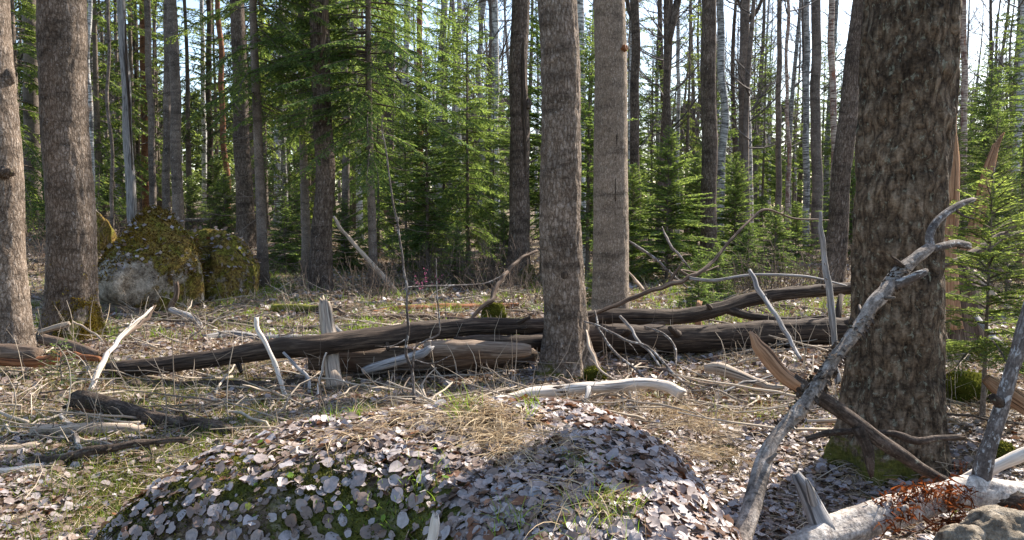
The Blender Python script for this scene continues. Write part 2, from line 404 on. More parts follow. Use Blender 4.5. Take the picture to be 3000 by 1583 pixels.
mm = M('leaf_litter')
r = mm.attr('rnd')
lc = mm.ramp(r, [(0., (.06, .036, .024)), (.22, (.15, .095, .066)), (.45, (.235, .178, .148)), (.65, (.30, .255, .24)), (.95, (.39, .355, .35)), (1., (.17, .075, .035))])
lv = mm.noise(mm.attr('bk', True), 60, 4, .65)
lc = mm.mix(.5, lc, mm.mix(1., lc, mm.ramp(lv, [(.3, .55), (.7, 1.35)]), 'MULTIPLY'))
M_LEAF = mm.leaf(lc, mm.mix(1., lc, (1.1, .75, .5), 'MULTIPLY'), .15, mm.bump(lv, .4, .004), .04)
mm = M('dry_grass'); r = mm.attr('rnd')
gc = mm.ramp(r, [(0., (.20, .135, .075)), (.5, (.42, .31, .19)), (1., (.64, .53, .37))])
M_STRAW = mm.leaf(gc, gc, .25)
mm = M('green_grass'); r = mm.attr('rnd')
gc = mm.ramp(r, [(0., (.095, .105, .04)), (.35, (.13, .165, .045)), (.6, (.13, .23, .04)), (1., (.24, .35, .08))])
M_GRASS = mm.leaf(gc, mm.mix(1., gc, (1.7, 1.6, .6), 'MULTIPLY'), .45)
mm = M('moss'); r = mm.attr('rnd')
gc = mm.ramp(r, [(0., (.022, .030, .008)), (.5, (.075, .080, .015)), (1., (.30, .28, .05))])
M_MOSS = mm.leaf(gc, gc, .3)
mm = M('orange_moss'); r = mm.attr('rnd')
gc = mm.ramp(r, [(0., (.05, .032, .01)), (.5, (.17, .11, .022)), (1., (.36, .28, .05))])
M_OMOSS = mm.leaf(gc, gc, .3)
mm = M('pink_petals'); M_PINK = mm.leaf((.6, .1, .3), (.7, .2, .4), .4)
mm = M('rust_bark_flakes'); r = mm.attr('rnd')
gc = mm.ramp(r, [(0., (.035, .014, .008)), (.5, (.12, .045, .020)), (1., (.27, .105, .042))])
M_RUST = mm.leaf(gc, mm.mix(1., gc, (1.3, .9, .6), 'MULTIPLY'), .35)

def ground_mat(name, mossy=.0):
    m = M(name)
    g = m.n('ShaderNodeNewGeometry').outputs['Position']
    d = m.vadd(g, m.noise(g, 6, 3, .6, 0, True), .12)
    c1 = m.vor(d, 17, 'F1', 'Color'); e1 = m.vor(d, 17, 'DISTANCE_TO_EDGE')
    sep = m.n('ShaderNodeSeparateColor'); m.put(sep.inputs[0], c1)
    col = m.ramp(sep.outputs[0], [(0., (.03, .02, .013)), (.35, (.085, .058, .038)), (.6, (.17, .125, .092)), (.85, (.27, .215, .17)), (1., (.38, .33, .28))])
    col = m.mix(m.ramp(e1, [(0., .85), (.1, 0.)]), col, (.03, .02, .014))
    f = m.noise(g, 55, 5, .7)
    col = m.mix(.6, col, m.mix(1., col, m.ramp(f, [(.3, .4), (.7, 1.6)]), 'MULTIPLY'))
    st = m.noise(m.mapv(g, (4, 14, 4)), 3, 5, .7)
    col = m.mix(m.ramp(st, [(.5, 0.), (.6, .6)]), col, (.34, .26, .16))
    mo = m.noise(g, 1.1 if not mossy else 2.4, 6, .68)
    col = m.mix(m.ramp(mo, [(.56 - mossy, 0.), (.63 - mossy, .85)]), col, m.ramp(m.noise(g, 70, 3, .7), [(.3, (.035, .045, .010)), (.7, (.17, .18, .035))]))
    h = m.math('ADD', m.math('MULTIPLY', sep.outputs[1], .5), m.math('MULTIPLY', f, .8))
    return m.bsdf(col, .95, m.bump(h, .9, .03), .1)
M_GND = ground_mat('forest_floor'); M_MND = ground_mat('mossy_mound', .10)

# ------------------------------------------------------------------ ground
def build_ground():
    ys = np.r_[-30, -15, -8, -4, -2, -.5, np.linspace(.3, 2, 12), 2 * (450 / 2) ** (np.linspace(0, 1, 300) ** 1.25)]
    ts = np.linspace(-1, 1, 321); ts = np.sign(ts) * np.abs(ts) ** 1.15
    X = ts[None] * (5 + np.maximum(ys, 0) * 1.25 + np.maximum(-ys, 0) * .8)[:, None]; Y = np.broadcast_to(ys[:, None], X.shape)
    Z = hg(X, Y)
    V = np.stack([X, Y, Z], -1); n, k = X.shape
    idx = np.arange(n * k).reshape(n, k)
    Q = np.stack([idx[:-1, :-1], idx[:-1, 1:], idx[1:, 1:], idx[1:, :-1]], -1).reshape(-1, 4)
    mb = MB(); mb.add(V.reshape(-1, 3), Q)
    tag(mb.build('ground', M_GND), kind='structure')
    # mound: a low boulder under moss and leaves
    a = np.linspace(0, 2 * PI, 200, endpoint=False); rr = np.linspace(0, 1, 70) ** .8
    A, RR = np.meshgrid(a, rr)
    X = MX + np.cos(A) * RR * np.where(np.cos(A) > 0, MXR, MXL) * 1.05; Y = MY + np.sin(A) * RR * np.where(np.sin(A) > 0, MYF, MYNf(X)) * 1.05
    Z = hm(X, Y); Z[-1] = -.4; Z[RR > .985] = -.4
    idx = np.arange(X.size).reshape(X.shape); nx = np.roll(idx, -1, 1)
    Q = np.stack([idx[:-1], nx[:-1], nx[1:], idx[1:]], -1).reshape(-1, 4)
    V = np.stack([X, Y, Z], -1).reshape(-1, 3)
    V = np.vstack([V, [MX, MY, -.5]]); T = [(len(V) - 1, idx[-1][(j + 1) % 200], idx[-1][j]) for j in range(200)]
    mb = MB(); mb.add(V, Q, T)
    tag(mb.build('mossy_boulder', M_MND, origin=(MX, MY, 0)), 'broad low boulder hidden under grey fallen leaves, dead grass and green moss', 'boulder')
build_ground()

# ------------------------------------------------------------------ bare crowns and foliage generators
def rdir(rng, K, base, spread):
    return nrm(np.asarray(base) + rng.normal(0, spread, (K, 3)))
def bare_crown(mb, rng, H, z0, R0, nl, rb, fine=1):
    t = np.sort(rng.random(nl)); z = z0 + (H - z0) * t * .97; az = rng.random(nl) * 2 * PI
    L = R0 * (1 - .75 * t) * rng.uniform(.6, 1.2, nl); el = rng.uniform(.35, 1.0, nl) + t * .3
    D = np.stack([np.cos(az) * np.cos(el), np.sin(az) * np.cos(el), np.sin(el)], -1)
    P0 = np.stack([0 * z, 0 * z, z], -1); P1 = P0 + D * L[:, None]
    bd = rng.normal(0, .06, (nl, 3)) * L[:, None]; bd[:, 2] -= L * .07
    tubes(mb, P0, P1, rb * (1 - .7 * t), .006, bd, 5, 4, rng.random(nl))
    def kids(P0, P1, bd, L, k, ratio, r0, spread, segs):
        n = len(P0); i = np.repeat(np.arange(n), k); f = rng.uniform(.2, 1., len(i))
        b = P0[i] + (P1[i] - P0[i]) * f[:, None] + bd[i] * (4 * f * (1 - f))[:, None]
        d = nrm(nrm(P1[i] - P0[i]) + rng.normal(0, spread, (len(i), 3)) + np.array((0, 0, .12)))
        l = L[i] * ratio * (1.15 - .6 * f) * rng.uniform(.5, 1.2, len(i)); e = b + d * l[:, None]
        bb = rng.normal(0, .07, (len(i), 3)) * l[:, None]
        tubes(mb, b, e, r0 * np.minimum(1, l / .8), .003, bb, segs, 3, rng.random(len(i)))
        return b, e, bb, l
    a = kids(P0, P1, bd, L, 7, .5, .014, .55, 3)
    if fine:
        b = kids(*a, 4, .5, .007, .6, 2)
        if fine > 1: kids(*b, 3, .55, .0045, .6, 2)

def spruce(seed, H, zb, Rc, nb, rb, young=0, bl=.07, bw=.015, den=1., droop=1., dead=0, mat=None, bmat=None, root=None, extra=()):
    rng = np.random.default_rng(seed)
    tm = MB(); cm = MB()
    n = 16; zs = np.linspace(-.15, H, n)
    path = np.stack([.02 * H * .3 * np.sin(zs * .7 + seed) * .3, .02 * H * .3 * np.cos(zs * .5 + seed) * .3, zs], -1)
    tube(tm, path, rb * (1 - .93 * (np.clip(zs, 0, H) / H) ** .8), 10 if rb < .06 else 18, rb * .05, 25, 8, seed % 97, flare=(.35, .25, 4))
    for i in range(nb + len(extra)):
        t = (i + rng.random()) / nb; z = zb + (H - zb - .05) * min(t, 1) ** .9
        prof = (max(0, 1 - t) ** .75) * (1 - .35 * np.exp(-t * 9) * (not young))
        L = max(.06, Rc * prof * rng.uniform(.65, 1.15)) if i < nb else 1; az = rng.random() * 2 * PI
        if i >= nb: z, az, L = extra[i - nb]; t = .3
        el0 = (R(38) * t + R(8)) if young else R(-12 + 50 * t) ; el1 = el0 - R(28) * droop * (1 - t * .6)
        m_ = 8; s = np.linspace(0, 1, m_); el = el0 + (el1 - el0) * np.sin(s * PI * .7); 
        az_ = az + rng.normal(0, .12) * s
        st = np.stack([np.cos(az_) * np.cos(el), np.sin(az_) * np.cos(el), np.sin(el)], -1) * L / (m_ - 1)
        ax = np.array((0, 0, z)) + np.vstack([np.zeros(3), np.cumsum(st[:-1], 0)])
        tubes(tm, ax[:-1:2], np.vstack([ax[2::2], ax[-1:]])[:len(ax[:-1:2])], np.linspace(.006 + L * .006, .004, len(ax[:-1:2])), np.linspace(.004 + L * .005, .002, len(ax[:-1:2])), None, 1, 3)
        g = (.08 if young else .16) * L
        K = max(3, int((L - g) / .05 * den)); sp = np.linspace(g, L, K) / L + rng.normal(0, .01, K); sp = np.clip(sp, 0, 1)
        fi = sp * (m_ - 1); a = np.minimum(fi.astype(int), m_ - 2); fr = (fi - a)[:, None]
        b = ax[a] * (1 - fr) + ax[a + 1] * fr; tg = nrm(ax[a + 1] - ax[a])
        side = nrm(np.cross(tg, (0, 0, 1.0))) * np.where(np.arange(K) % 2, 1, -1)[:, None]
        ls = (.34 * (1 - sp) ** .8 + .09) * min(1., L ** .6) * rng.uniform(.6, 1.15, K)
        if young: ls = ls * .75
        dr = (.1 if young else rng.uniform(.15, .75)) 
        d = nrm(tg * .75 + side * .8 + np.array((0, 0, -1.)) * dr * rng.uniform(.3, 1.2, (K, 1)) + rng.normal(0, .1, (K, 3)))
        nbk = np.maximum(2, (ls / (bl * .5)).astype(int)); rep = np.repeat(np.arange(K), nbk)
        k_in = np.arange(len(rep)) - np.repeat(np.cumsum(nbk) - nbk, nbk)
        tau = (k_in + .3) / nbk[rep]
        sidev = nrm(np.cross(d, (0, 0, 1.0)))[rep]
        for sg in (-1, 1, 0):
            dd = nrm(d[rep] + sidev * sg * rng.uniform(.45, .9, (len(rep), 1)) + rng.normal(0, .16, (len(rep), 3)) + np.array((0, 0, -.1)) * (not young))
            blades(cm, b[rep] + d[rep] * (ls[rep] * tau)[:, None] + np.array((0, 0, -.25)) * (ls[rep] * tau ** 2 * dr * .6)[:, None], dd, bl * rng.uniform(.7, 1.25, len(rep)) * (1 if sg else .8), bw, rng, None, rand=.45)
    if dead:
        k = dead; z = rng.uniform(.6, max(zb + 1., 1.2), k); az = rng.random(k) * 2 * PI; L = rng.uniform(.25, 1., k) * Rc * .7; el = rng.uniform(-.35, .15, k)
        p0 = np.stack([0 * z, 0 * z, z], -1); p1 = p0 + np.stack([np.cos(az) * np.cos(el), np.sin(az) * np.cos(el), np.sin(el)], -1) * L[:, None]
        bd = np.stack([0 * z, 0 * z, -.1 * L], -1); tubes(tm, p0, p1, .008, .003, bd, 4, 3)
        i = np.repeat(np.arange(k), 4); f = rng.uniform(.3, 1, len(i))[:, None]; b = p0[i] + (p1 - p0)[i] * f + bd[i] * 4 * f * (1 - f)
        tubes(tm, b, b + nrm(nrm(p1 - p0)[i] + rng.normal(0, .5, (len(i), 3)) + (0, 0, -.3)) * rng.uniform(.1, .4, (len(i), 1)), .004, .002, None, 1, 3)
    rt = root if root is not None else empty('spruce_tree', (0, 0, 0))
    tm.build('trunk', bmat or B_SPR, rt); cm.build('crown', mat or N_OLD, rt, smooth=False)
    return rt

# ------------------------------------------------------------------ standing trunks
rngC = np.random.default_rng(5)
CROWNS = []
for k in range(4):
    mb = MB(); bare_crown(mb, np.random.default_rng(50 + k), 9, .3, 2.6, 17, .035, 2)
    o = mb.build('crown', T_GRY); CROWNS.append(o)
def base_pt(u, Y):
    x = (u - 1500) / F * Y
    for _ in range(6):
        z = float(surf(x, Y)); v = 791.5
        q = CAM + 0.0
        # solve the pixel column u at depth Y and height z
        dy = Y; dz = z - CAM[2]; dep = dy * fwd[1] + dz * fwd[2]; x = (u - 1500) / F * dep
    return np.array((x, Y, z))
TREES = {}
def trunk(name, label, cat, u0, Y, ut, wb, wt, H, mat, flare=(.35, .25, 3), sides=24, amp=.006, kx=16, kz=5, seed=1, mossy=0.0, mossdir=None, mossh=.6, wig=.02, crown=1, step=.09, group=None, um=None):
    p0 = base_pt(u0, Y); p1 = P(ut, 0, Y); d = (p1 - p0) / (p1[2] - p0[2])
    zt = p1[2] - p0[2]; rb = wb / 2 * depth(p0) / F; rt = wt / 2 * depth(p1) / F
    zs = np.r_[np.arange(-.2, zt + .3, step), np.arange(zt + .6, H, .6)]
    path = p0 + d * zs[:, None]
    rg = np.random.default_rng(seed * 13 + 1); ph = rg.random(4) * 6
    wv = wig * np.stack([np.sin(zs * 1.3 + ph[0]) + .6 * np.sin(zs * 2.9 + ph[1]), np.sin(zs * 1.1 + ph[2]), 0 * zs], -1) * (ss(zs / 1.5))[:, None]
    if um is not None:      # bow: (pixel row, offset px)
        vz, off = um; wv[:, 0] += off * Y / F * np.exp(-((zs - (P(u0, vz, Y)[2] - p0[2])) / .8) ** 2)
    path = path + wv
    rad = np.where(zs < zt, rb + (rt - rb) * np.clip(zs, 0, zt) / zt, np.maximum(.02, rt * (1 - (zs - zt) / (H - zt)) ** .8))
    root = empty(name, p0)
    mb = MB()
    def mf(V, s, th):
        zz = V[..., 2] - p0[2]
        m_ = mossy * np.exp(-np.maximum(zz, 0) / mossh)
        if mossdir is not None:
            c = path[:, None]; dv = nrm((V - c)[..., :2]); m_ = m_ * (.35 + .9 * ss(.5 + .7 * (dv @ np.array(mossdir))))
        return m_
    tube(mb, path, rad, sides, amp, kx, kz, seed, flare=flare, mossfn=mf)
    mb.build('trunk', mat, root).matrix_parent_inverse.identity()
    t = root.children[0] if root.children else None
    me = [o for o in C.objects if o.parent == root][0].data
    co = np.empty(len(me.vertices) * 3, np.float32); me.vertices.foreach_get('co', co); co = co.reshape(-1, 3) - p0.astype(np.float32); me.vertices.foreach_set('co', co.ravel()); me.update()
    if crown:
        c = CROWNS[seed % 4]; c = bpy.data.objects.new('crown', c.data); C.objects.link(c); c.parent = root
        c.location = d * (H * .52); c.rotation_euler = (0, 0, seed * 1.7); s_ = H * .48 / 9 * 1.05; c.scale = (s_, s_, s_)
    tag(root, label, cat, group)
    TREES[label] = (root, p0, d, rb, rt, zt)
    return root
def blob(center, r, seed=0, amp=.25, sub=3, sx=(1, 1, 1)):
    """irregular lump as arrays"""
    import bmesh
    bm = bmesh.new(); bmesh.ops.create_icosphere(bm, subdivisions=sub, radius=1)
    V = np.array([v.co[:] for v in bm.verts]); T = np.array([[v.index for v in f.verts] for f in bm.faces]); bm.free()
    V = V * (1 + amp * fbm(V * 1.7 + seed, 4, seed)[:, None]) * r * np.array(sx) + np.asarray(center)
    return V, T
def part_tube(root, name, pts, rads, mat, n=8, sides=10, amp=.002, seed=0, origin=None, **k):
    mb = MB(); p = catmull(pts, n); r_ = np.interp(np.linspace(0, 1, n), np.linspace(0, 1, len(rads)), rads)
    tube(mb, p, r_, sides, amp, 40, 10, seed, **k)
    return mb.build(name, mat, root, origin=origin)

# the near and middle trunks
tr = trunk('aspen_tree', 'thick sunlit grey trunk cut by the left edge of the photo, with a mossy burl', 'tree', 28, 8.3, -42, 116, 118, 17, B_ASP, (.5, .3, 3), 72, .010, 20, 6, 2, .35, step=.04)
p0 = TREES[tr['label']][1]; c = P(14, 505, 8.12)
mb = MB(); V, T = blob(c - p0, .075, 3, .7, 4, (1.1, 1, .9)); mb.add(V, None, T, V, .42); mb.build('burl', B_DRK, tr)
c = P(30, 225, 8.25); mb = MB(); V, T = blob(c - p0 + (-.02, 0, 0), .07, 4, .3, 3, (.9, .8, 1.3)); mb.add(V, None, T, V, 0); mb.build('burl', B_ASP, tr)
tr = trunk('aspen_tree', 'thick straight brown grey trunk with orange moss on the right side of its foot', 'tree', 211, 9.0, 186, 132, 127, 18, B_ASP, (.6, .26, 4), 80, .012, 20, 6, 4, .62, (.9, -.4), .42, step=.04)
tr = trunk('aspen_tree', 'tall ridged grey trunk in front of the long fallen logs, dark hole low on it', 'tree', 1661, 7.55, 1628, 120, 106, 18, B_ASP, (.95, .24, 5), 96, .011, 22, 6, 7, .55, None, .35, step=.03)
p0 = TREES[tr['label']][1]
mb = MB(); c = P(1653, 806, 7.36); V, T = blob(c - p0, .033, 6, .5, 3, (1, .35, 1.2)); mb.add(V, None, T); mb.build('knot_hole', W_DRK, tr)
tr = trunk('aspen_tree', 'pale tan trunk right behind the ridged central trunk, long dark seam down its right side', 'tree', 1788, 8.9, 1788, 105, 91, 18, B_TAN, (.5, .3, 4), 72, .006, 30, 9, 9, .35, None, .3, step=.04, wig=.01)
p0 = TREES[tr['label']][1]
c = P(1830, 142, 8.75); mb = MB(); V, T = blob(c - p0, .035, 9, .8, 3); mb.add(V, None, T, V); mb.build('burl', W_RST, tr)
part_tube(tr, 'bark_seam', [P(1806, 250, 8.73) - p0, P(1803, 330, 8.73) - p0, P(1807, 400, 8.72) - p0, P(1802, 480, 8.72) - p0, P(1803, 590, 8.71) - p0], [.002, .005, .007, .005, .002], B_BRD, 24, 6, .004)
tr = trunk('aspen_tree', 'massive deeply furrowed olive brown trunk, the widest of all', 'tree', 2604, 4.75, 2658, 246, 222, 19, B_OAK, (.52, .30, 5), 190, .022, 13, 4.2, 11, .62, (-.9, -.3), .28, step=.022, wig=.012)
tr = trunk('aspen_tree', 'leaning dark furrowed trunk just left of the massive trunk', 'tree', 2436, 14.8, 2518, 60, 42, 17, B_DRK, (.6, .35, 3), 36, .010, 16, 4, 12, .45, None, .4)
tr = trunk('aspen_tree', 'dark upright trunk among the young green spruces, right of the tan trunk', 'tree', 2075, 17.2, 2078, 48, 40, 17, B_DRK, (.6, .35, 3), 32, .008, 16, 4, 13, .3, None, .3)
tr = trunk('aspen_tree', 'dark trunk with a long open crack and bright yellow moss at its foot', 'tree', 1518, 15.6, 1524, 60, 50, 17, B_DRK, (.8, .35, 3), 40, .008, 20, 5, 14, .75, (.9, -.5), .35)
p0 = TREES[tr['label']][1]
part_tube(tr, 'crack', [P(1534, 110, 15.44) - p0, P(1534, 240, 15.44) - p0, P(1536, 330, 15.43) - p0, P(1539, 440, 15.43) - p0, P(1540, 520, 15.42) - p0], [.01, .035, .04, .025, .008], W_DRK, 20, 6, .008)
mb = MB(); V, T = blob(P(1548, 305, 15.5) - p0, .085, 12, .4, 3, (.8, .8, 1.2)); mb.add(V, None, T, V); mb.build('burl', B_DRK, tr)
tr = trunk('aspen_tree', 'brown trunk with dark bark scars behind the bright spruce boughs, left of centre', 'tree', 942, 14.1, 940, 58, 52, 16, B_DRK, (.7, .35, 3), 40, .009, 16, 5, 15, .4, (-.9, -.3), .4, um=(480, 8))
p0 = TREES[tr['label']][1]
part_tube(tr, 'bare_wood', [P(952, 0, 13.96) - p0, P(950, 60, 13.95) - p0, P(945, 130, 13.94) - p0, P(940, 180, 13.95) - p0], [.03, .05, .04, .01], W_BRN, 12, 8, .01)
tr = trunk('aspen_tree', 'tall dark grey trunk rising behind the leafy flat boulder', 'tree', 724, 19.5, 692, 50, 38, 17, B_DRK, (.6, .35, 3), 32, .006, 20, 6, 16, .2)
tr = trunk('aspen_tree', 'brown trunk rising directly behind the tall mossy boulder, right one of a close pair', 'tree', 525, 20.5, 503, 31, 27, 16, B_GRY, (.25, .3, 3), 24, .005, 20, 8, 17)
tr = trunk('aspen_tree', 'grey trunk rising behind the tall mossy boulder, left one of a close pair', 'tree', 487, 22, 492, 24, 20, 16, B_GRY, (.25, .3, 3), 20, .005, 20, 8, 18)
tr = trunk('aspen_tree', 'thin grey trunk with a dark upper half above the peak of the mossy boulder', 'tree', 450, 23, 432, 20, 17, 15, B_GRY, (.2, .3, 3), 20, .004, 20, 8, 19)
tr = trunk('dead_tree', 'leaning grey dead trunk split by a long black crack, left of the mossy boulder peak', 'tree', 391, 20.5, 354, 29, 22, 12, W_SLV, (.2, .3, 3), 24, .004, 20, 8, 20, crown=0)
p0 = TREES[tr['label']][1]
part_tube(tr, 'crack', [P(368, 60, 20.32) - p0, P(370, 190, 20.32) - p0, P(378, 300, 20.3) - p0, P(384, 420, 20.3) - p0, P(388, 500, 20.32) - p0], [.01, .028, .035, .025, .008], W_DRK, 16, 6, .006)
tr = trunk('rowan_tree', 'very thin crooked pale stem between the thick left trunk and the cracked dead trunk', 'tree', 330, 19, 315, 10, 8, 10, B_GRY, (.2, .2, 3), 10, .003, 20, 8, 21, wig=.05)
tr = trunk('birch_tree', 'slim white birch seen against the right edge of the second thick trunk', 'birch', 266, 21, 262, 16, 12, 15, B_BIR, (.2, .2, 3), 14, .003, 20, 8, 22, wig=.03)
tr = trunk('birch_tree', 'slim spotted birch far behind the boulders, beside a nearly black trunk', 'birch', 601, 38, 591, 16, 11, 17, B_BIR, (.2, .3, 3), 12, .003, 20, 8, 23)
tr = trunk('conifer', 'nearly black smooth trunk just right of the slim spotted birch', 'tree', 616, 34, 611, 18, 15, 17, B_DRK, (.2, .3, 3), 14, .003, 20, 8, 24)
tr = trunk('pine_tree', 'reddish trunk leaning slightly between the black trunk and the tall dark grey trunk', 'pine', 668, 28, 638, 18, 14, 17, B_PIN, (.2, .3, 3), 16, .004, 20, 8, 25, wig=.04)
tr = trunk('pine_tree', 'dull red trunk deep in the shade behind the thin dark topped trunk', 'pine', 427, 32, 418, 20, 18, 18, B_PIN, (.2, .3, 3), 14, .003, 20, 8, 26)
tr = trunk('pine_tree', 'dark reddish upper trunk seen above the central young spruces', 'pine', 1232, 36, 1228, 18, 16, 18, B_PIN, (.2, .3, 3), 14, .003, 20, 8, 27)
tr = trunk('birch_tree', 'white birch straight up behind the central spruces, left one of three', 'birch', 1342, 27, 1345, 17, 14, 17, B_BIR, (.2, .3, 3), 16, .003, 20, 8, 28)
tr = trunk('birch_tree', 'crooked dark birch that forks at the top, middle one of three', 'birch', 1411, 26, 1407, 18, 13, 15, B_BI2, (.2, .3, 3), 16, .006, 20, 8, 29, wig=.05)
p0 = TREES[tr['label']][1]
part_tube(tr, 'limb', [P(1407, 60, 26) - p0, P(1416, 20, 26) - p0, P(1426, -60, 26) - p0], [.09, .07, .05], B_BI2, 8, 10, .004)
tr = trunk('birch_tree', 'broader white birch with dark bands, right one of three behind the central spruces', 'birch', 1453, 25, 1449, 24, 19, 17, B_BIR, (.2, .3, 3), 18, .004, 20, 8, 30)
tr = trunk('birch_tree', 'white birch peeping out between the ridged central trunk and the pale tan trunk', 'birch', 1705, 20, 1697, 28, 26, 17, B_BIR, (.2, .3, 3), 20, .004, 20, 8, 31)
tr = trunk('aspen_tree', 'grey and dark banded trunk right of the pale tan trunk, arching limb high up', 'tree', 1861, 24, 1860, 30, 24, 16, B_DRK, (.25, .3, 3), 20, .005, 20, 8, 32)
p0 = TREES[tr['label']][1]
part_tube(tr, 'limb', [P(1856, 62, 24) - p0, P(1840, 20, 24.2) - p0, P(1835, -60, 24.3) - p0], [.07, .06, .05], B_DRK, 8, 8, .004)
tr = trunk('aspen_tree', 'dark trunk forking into two limbs at the top, above the young spruces', 'tree', 1960, 22, 1953, 23, 17, 15, B_DRK, (.25, .3, 3), 20, .005, 20, 8, 33)
p0 = TREES[tr['label']][1]
part_tube(tr, 'limb', [P(1957, 130, 22) - p0, P(1972, 60, 22) - p0, P(1990, -20, 22.1) - p0, P(2010, -140, 22.3) - p0], [.09, .10, .09, .06], B_DRK, 12, 10, .004)
tr = trunk('birch_tree', 'thin pale birch close to the right of the forking trunk', 'birch', 1984, 33, 1988, 13, 10, 17, B_BIR, (.2, .3, 3), 12, .003, 20, 8, 34)
tr = trunk('birch_tree', 'dark barked birch with white flecks, just right of the dark trunk among young spruces', 'birch', 2113, 22, 2117, 24, 20, 16, B_BI2, (.2, .3, 3), 18, .005, 20, 8, 35, wig=.05)
tr = trunk('aspen_tree', 'smooth light grey trunk with side limbs near its top, standing behind spruce saplings', 'tree', 2176, 29, 2181, 30, 26, 17, B_GRY, (.2, .3, 3), 20, .004, 20, 8, 36)
p0 = TREES[tr['label']][1]
part_tube(tr, 'limb', [P(2190, 62, 29) - p0, P(2222, 25, 29) - p0, P(2242, -40, 29)- p0], [.09, .06, .04], B_DRK, 8, 8, .003)
part_tube(tr, 'limb', [P(2176, 20, 29) - p0, P(2155, -10, 29) - p0, P(2146, -60, 29)- p0], [.06, .05, .03], B_DRK, 8, 8, .003)
tr = trunk('aspen_tree', 'slim dull grey trunk, left neighbour of the thin orange and white birch', 'tree', 2279, 29, 2283, 19, 13, 16, B_GRY, (.2, .3, 3), 16, .003, 20, 8, 37)
tr = trunk('birch_tree', 'very thin birch, white below and orange at half height', 'birch', 2311, 26, 2305, 12, 9, 14, B_FLK, (.2, .3, 3), 12, .003, 20, 8, 38, wig=.04)
tr = trunk('birch_tree', 'patchy grey white birch standing close left of the smooth grey trunk', 'birch', 2361, 27, 2363, 20, 16, 16, B_BI2, (.2, .3, 3), 16, .003, 20, 8, 39)
tr = trunk('aspen_tree', 'smooth grey trunk with a bright sunlit right edge, left of the leaning trunk', 'tree', 2393, 27.5, 2389, 32, 26, 17, B_GRY, (.25, .3, 3), 20, .004, 20, 8, 40)
tr = trunk('birch_tree', 'patchy white and brown birch running down behind the leaning trunk', 'birch', 2446, 24, 2436, 20, 17, 16, B_FLK, (.2, .3, 3), 16, .004, 20, 8, 41)
tr = trunk('birch_tree', 'flaking orange and white birch right of the massive trunk', 'birch', 2824, 27, 2824, 19, 16, 16, B_FLK, (.2, .3, 3), 16, .005, 20, 8, 42)
tr = trunk('birch_tree', 'slim grey birch at the right edge of the photo', 'birch', 2972, 30, 2988, 17, 13, 16, B_BI2, (.2, .3, 3), 14, .004, 20, 8, 43)
tr = trunk('conifer', 'very dark broad trunk in the shaded spruce boughs between the two thick left trunks', 'tree', 98, 23, 88, 46, 40, 17, B_SPR, (.3, .3, 3), 20, .006, 20, 8, 44, crown=0)
tr = trunk('birch_tree', 'grey birch partly hidden behind spruce boughs left of the scarred brown trunk', 'birch', 836, 27, 826, 18, 15, 16, B_BI2, (.2, .3, 3), 14, .004, 20, 8, 45)
tr = trunk('aspen_tree', 'brown trunk seen through green boughs right of the scarred brown trunk', 'tree', 1012, 20, 1012, 24, 20, 16, B_GRY, (.2, .3, 3), 16, .004, 20, 8, 46)
tr = trunk('aspen_tree', 'dim brown trunk behind the slim spruce stem left of centre', 'tree', 1148, 24, 1138, 26, 20, 16, B_DRK, (.2, .3, 3), 16, .004, 20, 8, 47)

# short broken birch stumps far right
for (u, v0, v1, w_, Y, lb) in ((2920, 560, 690, 20, 22, 'short broken birch stump with brown side, left of a pair far right'), (2946, 562, 700, 23, 21.5, 'short broken white birch stump with dark scars, right of a pair far right')):
    p0 = base_pt(u, Y); p1 = P(u, v0, Y); mb = MB(); n = 14
    rd = w_ / 2 * Y / F
    tube(mb, p0 + (p1 - p0) * np.linspace(-.1, 1, n)[:, None], rd, 14, .006, 16, 8, u % 50, jag=.08, ridged=False)
    tag(mb.build('birch_stump', B_BIR, origin=p0), lb, 'stump')

# ------------------------------------------------------------------ spruces with their own look
def place_sp(o, u, Y, label, group=None, cat='spruce', s=1., rz=0):
    p = base_pt(u, Y); o.location = p; o.rotation_euler = (0, 0, rz); o.scale = (s, s, s)
    tag(o, label, cat, group); return o
sp1 = spruce(1, 15, 3.2, 2.3, 170, .095, dead=44, den=1.3, bw=.02)
place_sp(sp1, 767, 14.4, 'slim straight spruce with bare dead twigs all down its stem, right of the flat boulder', s=1)
rx_ = np.random.default_rng(8)
sp2 = spruce(2, 12, 2.3, 2.5, 170, .085, dead=26, den=1.5, droop=.9, mat=N_YNG, bl=.055, bw=.016, extra=[(rx_.uniform(3.0, 5.6), R(rx_.normal(212, 22)), rx_.uniform(1.5, 2.5)) for _ in range(34)])
place_sp(sp2, 1092, 14.7, 'bright green spruce on a slim stem, its boughs hanging before the scarred trunk')
sp3 = spruce(3, 13, 3.0, 2.3, 140, .10, dead=20, den=1.5, mat=N_YNG, bl=.055, bw=.016)
place_sp(sp3, 898, 15.8, 'tall spruce behind the scarred brown trunk, boughs starting above head height', rz=1.)
sp4 = spruce(4, 15, .5, 2.9, 200, .13, den=1.4, mat=N_OLD, bw=.024)
place_sp(sp4, 60, 21, 'big dark spruce with boughs down to the ground between the two thick left trunks')
y1 = spruce(11, 3.1, .12, 1.3, 190, .035, 1, mat=N_YNG, bl=.055, den=1.6, bw=.017)
place_sp(y1, 1953, 16.2, 'bushy bright young spruce, man high, left of the dark upright trunk')
y2 = spruce(12, 2.7, .12, 1.05, 190, .03, 1, mat=N_YNG, bl=.055, den=1.5, bw=.017)
y3 = spruce(13, 1.5, .04, .7, 120, .02, 1, mat=N_YNG, bl=.05, den=1.5, bw=.017)
y4 = spruce(14, 4.8, .6, 1.25, 170, .045, 1, mat=N_YNG, bl=.06, dead=16, den=1.5, bw=.019)
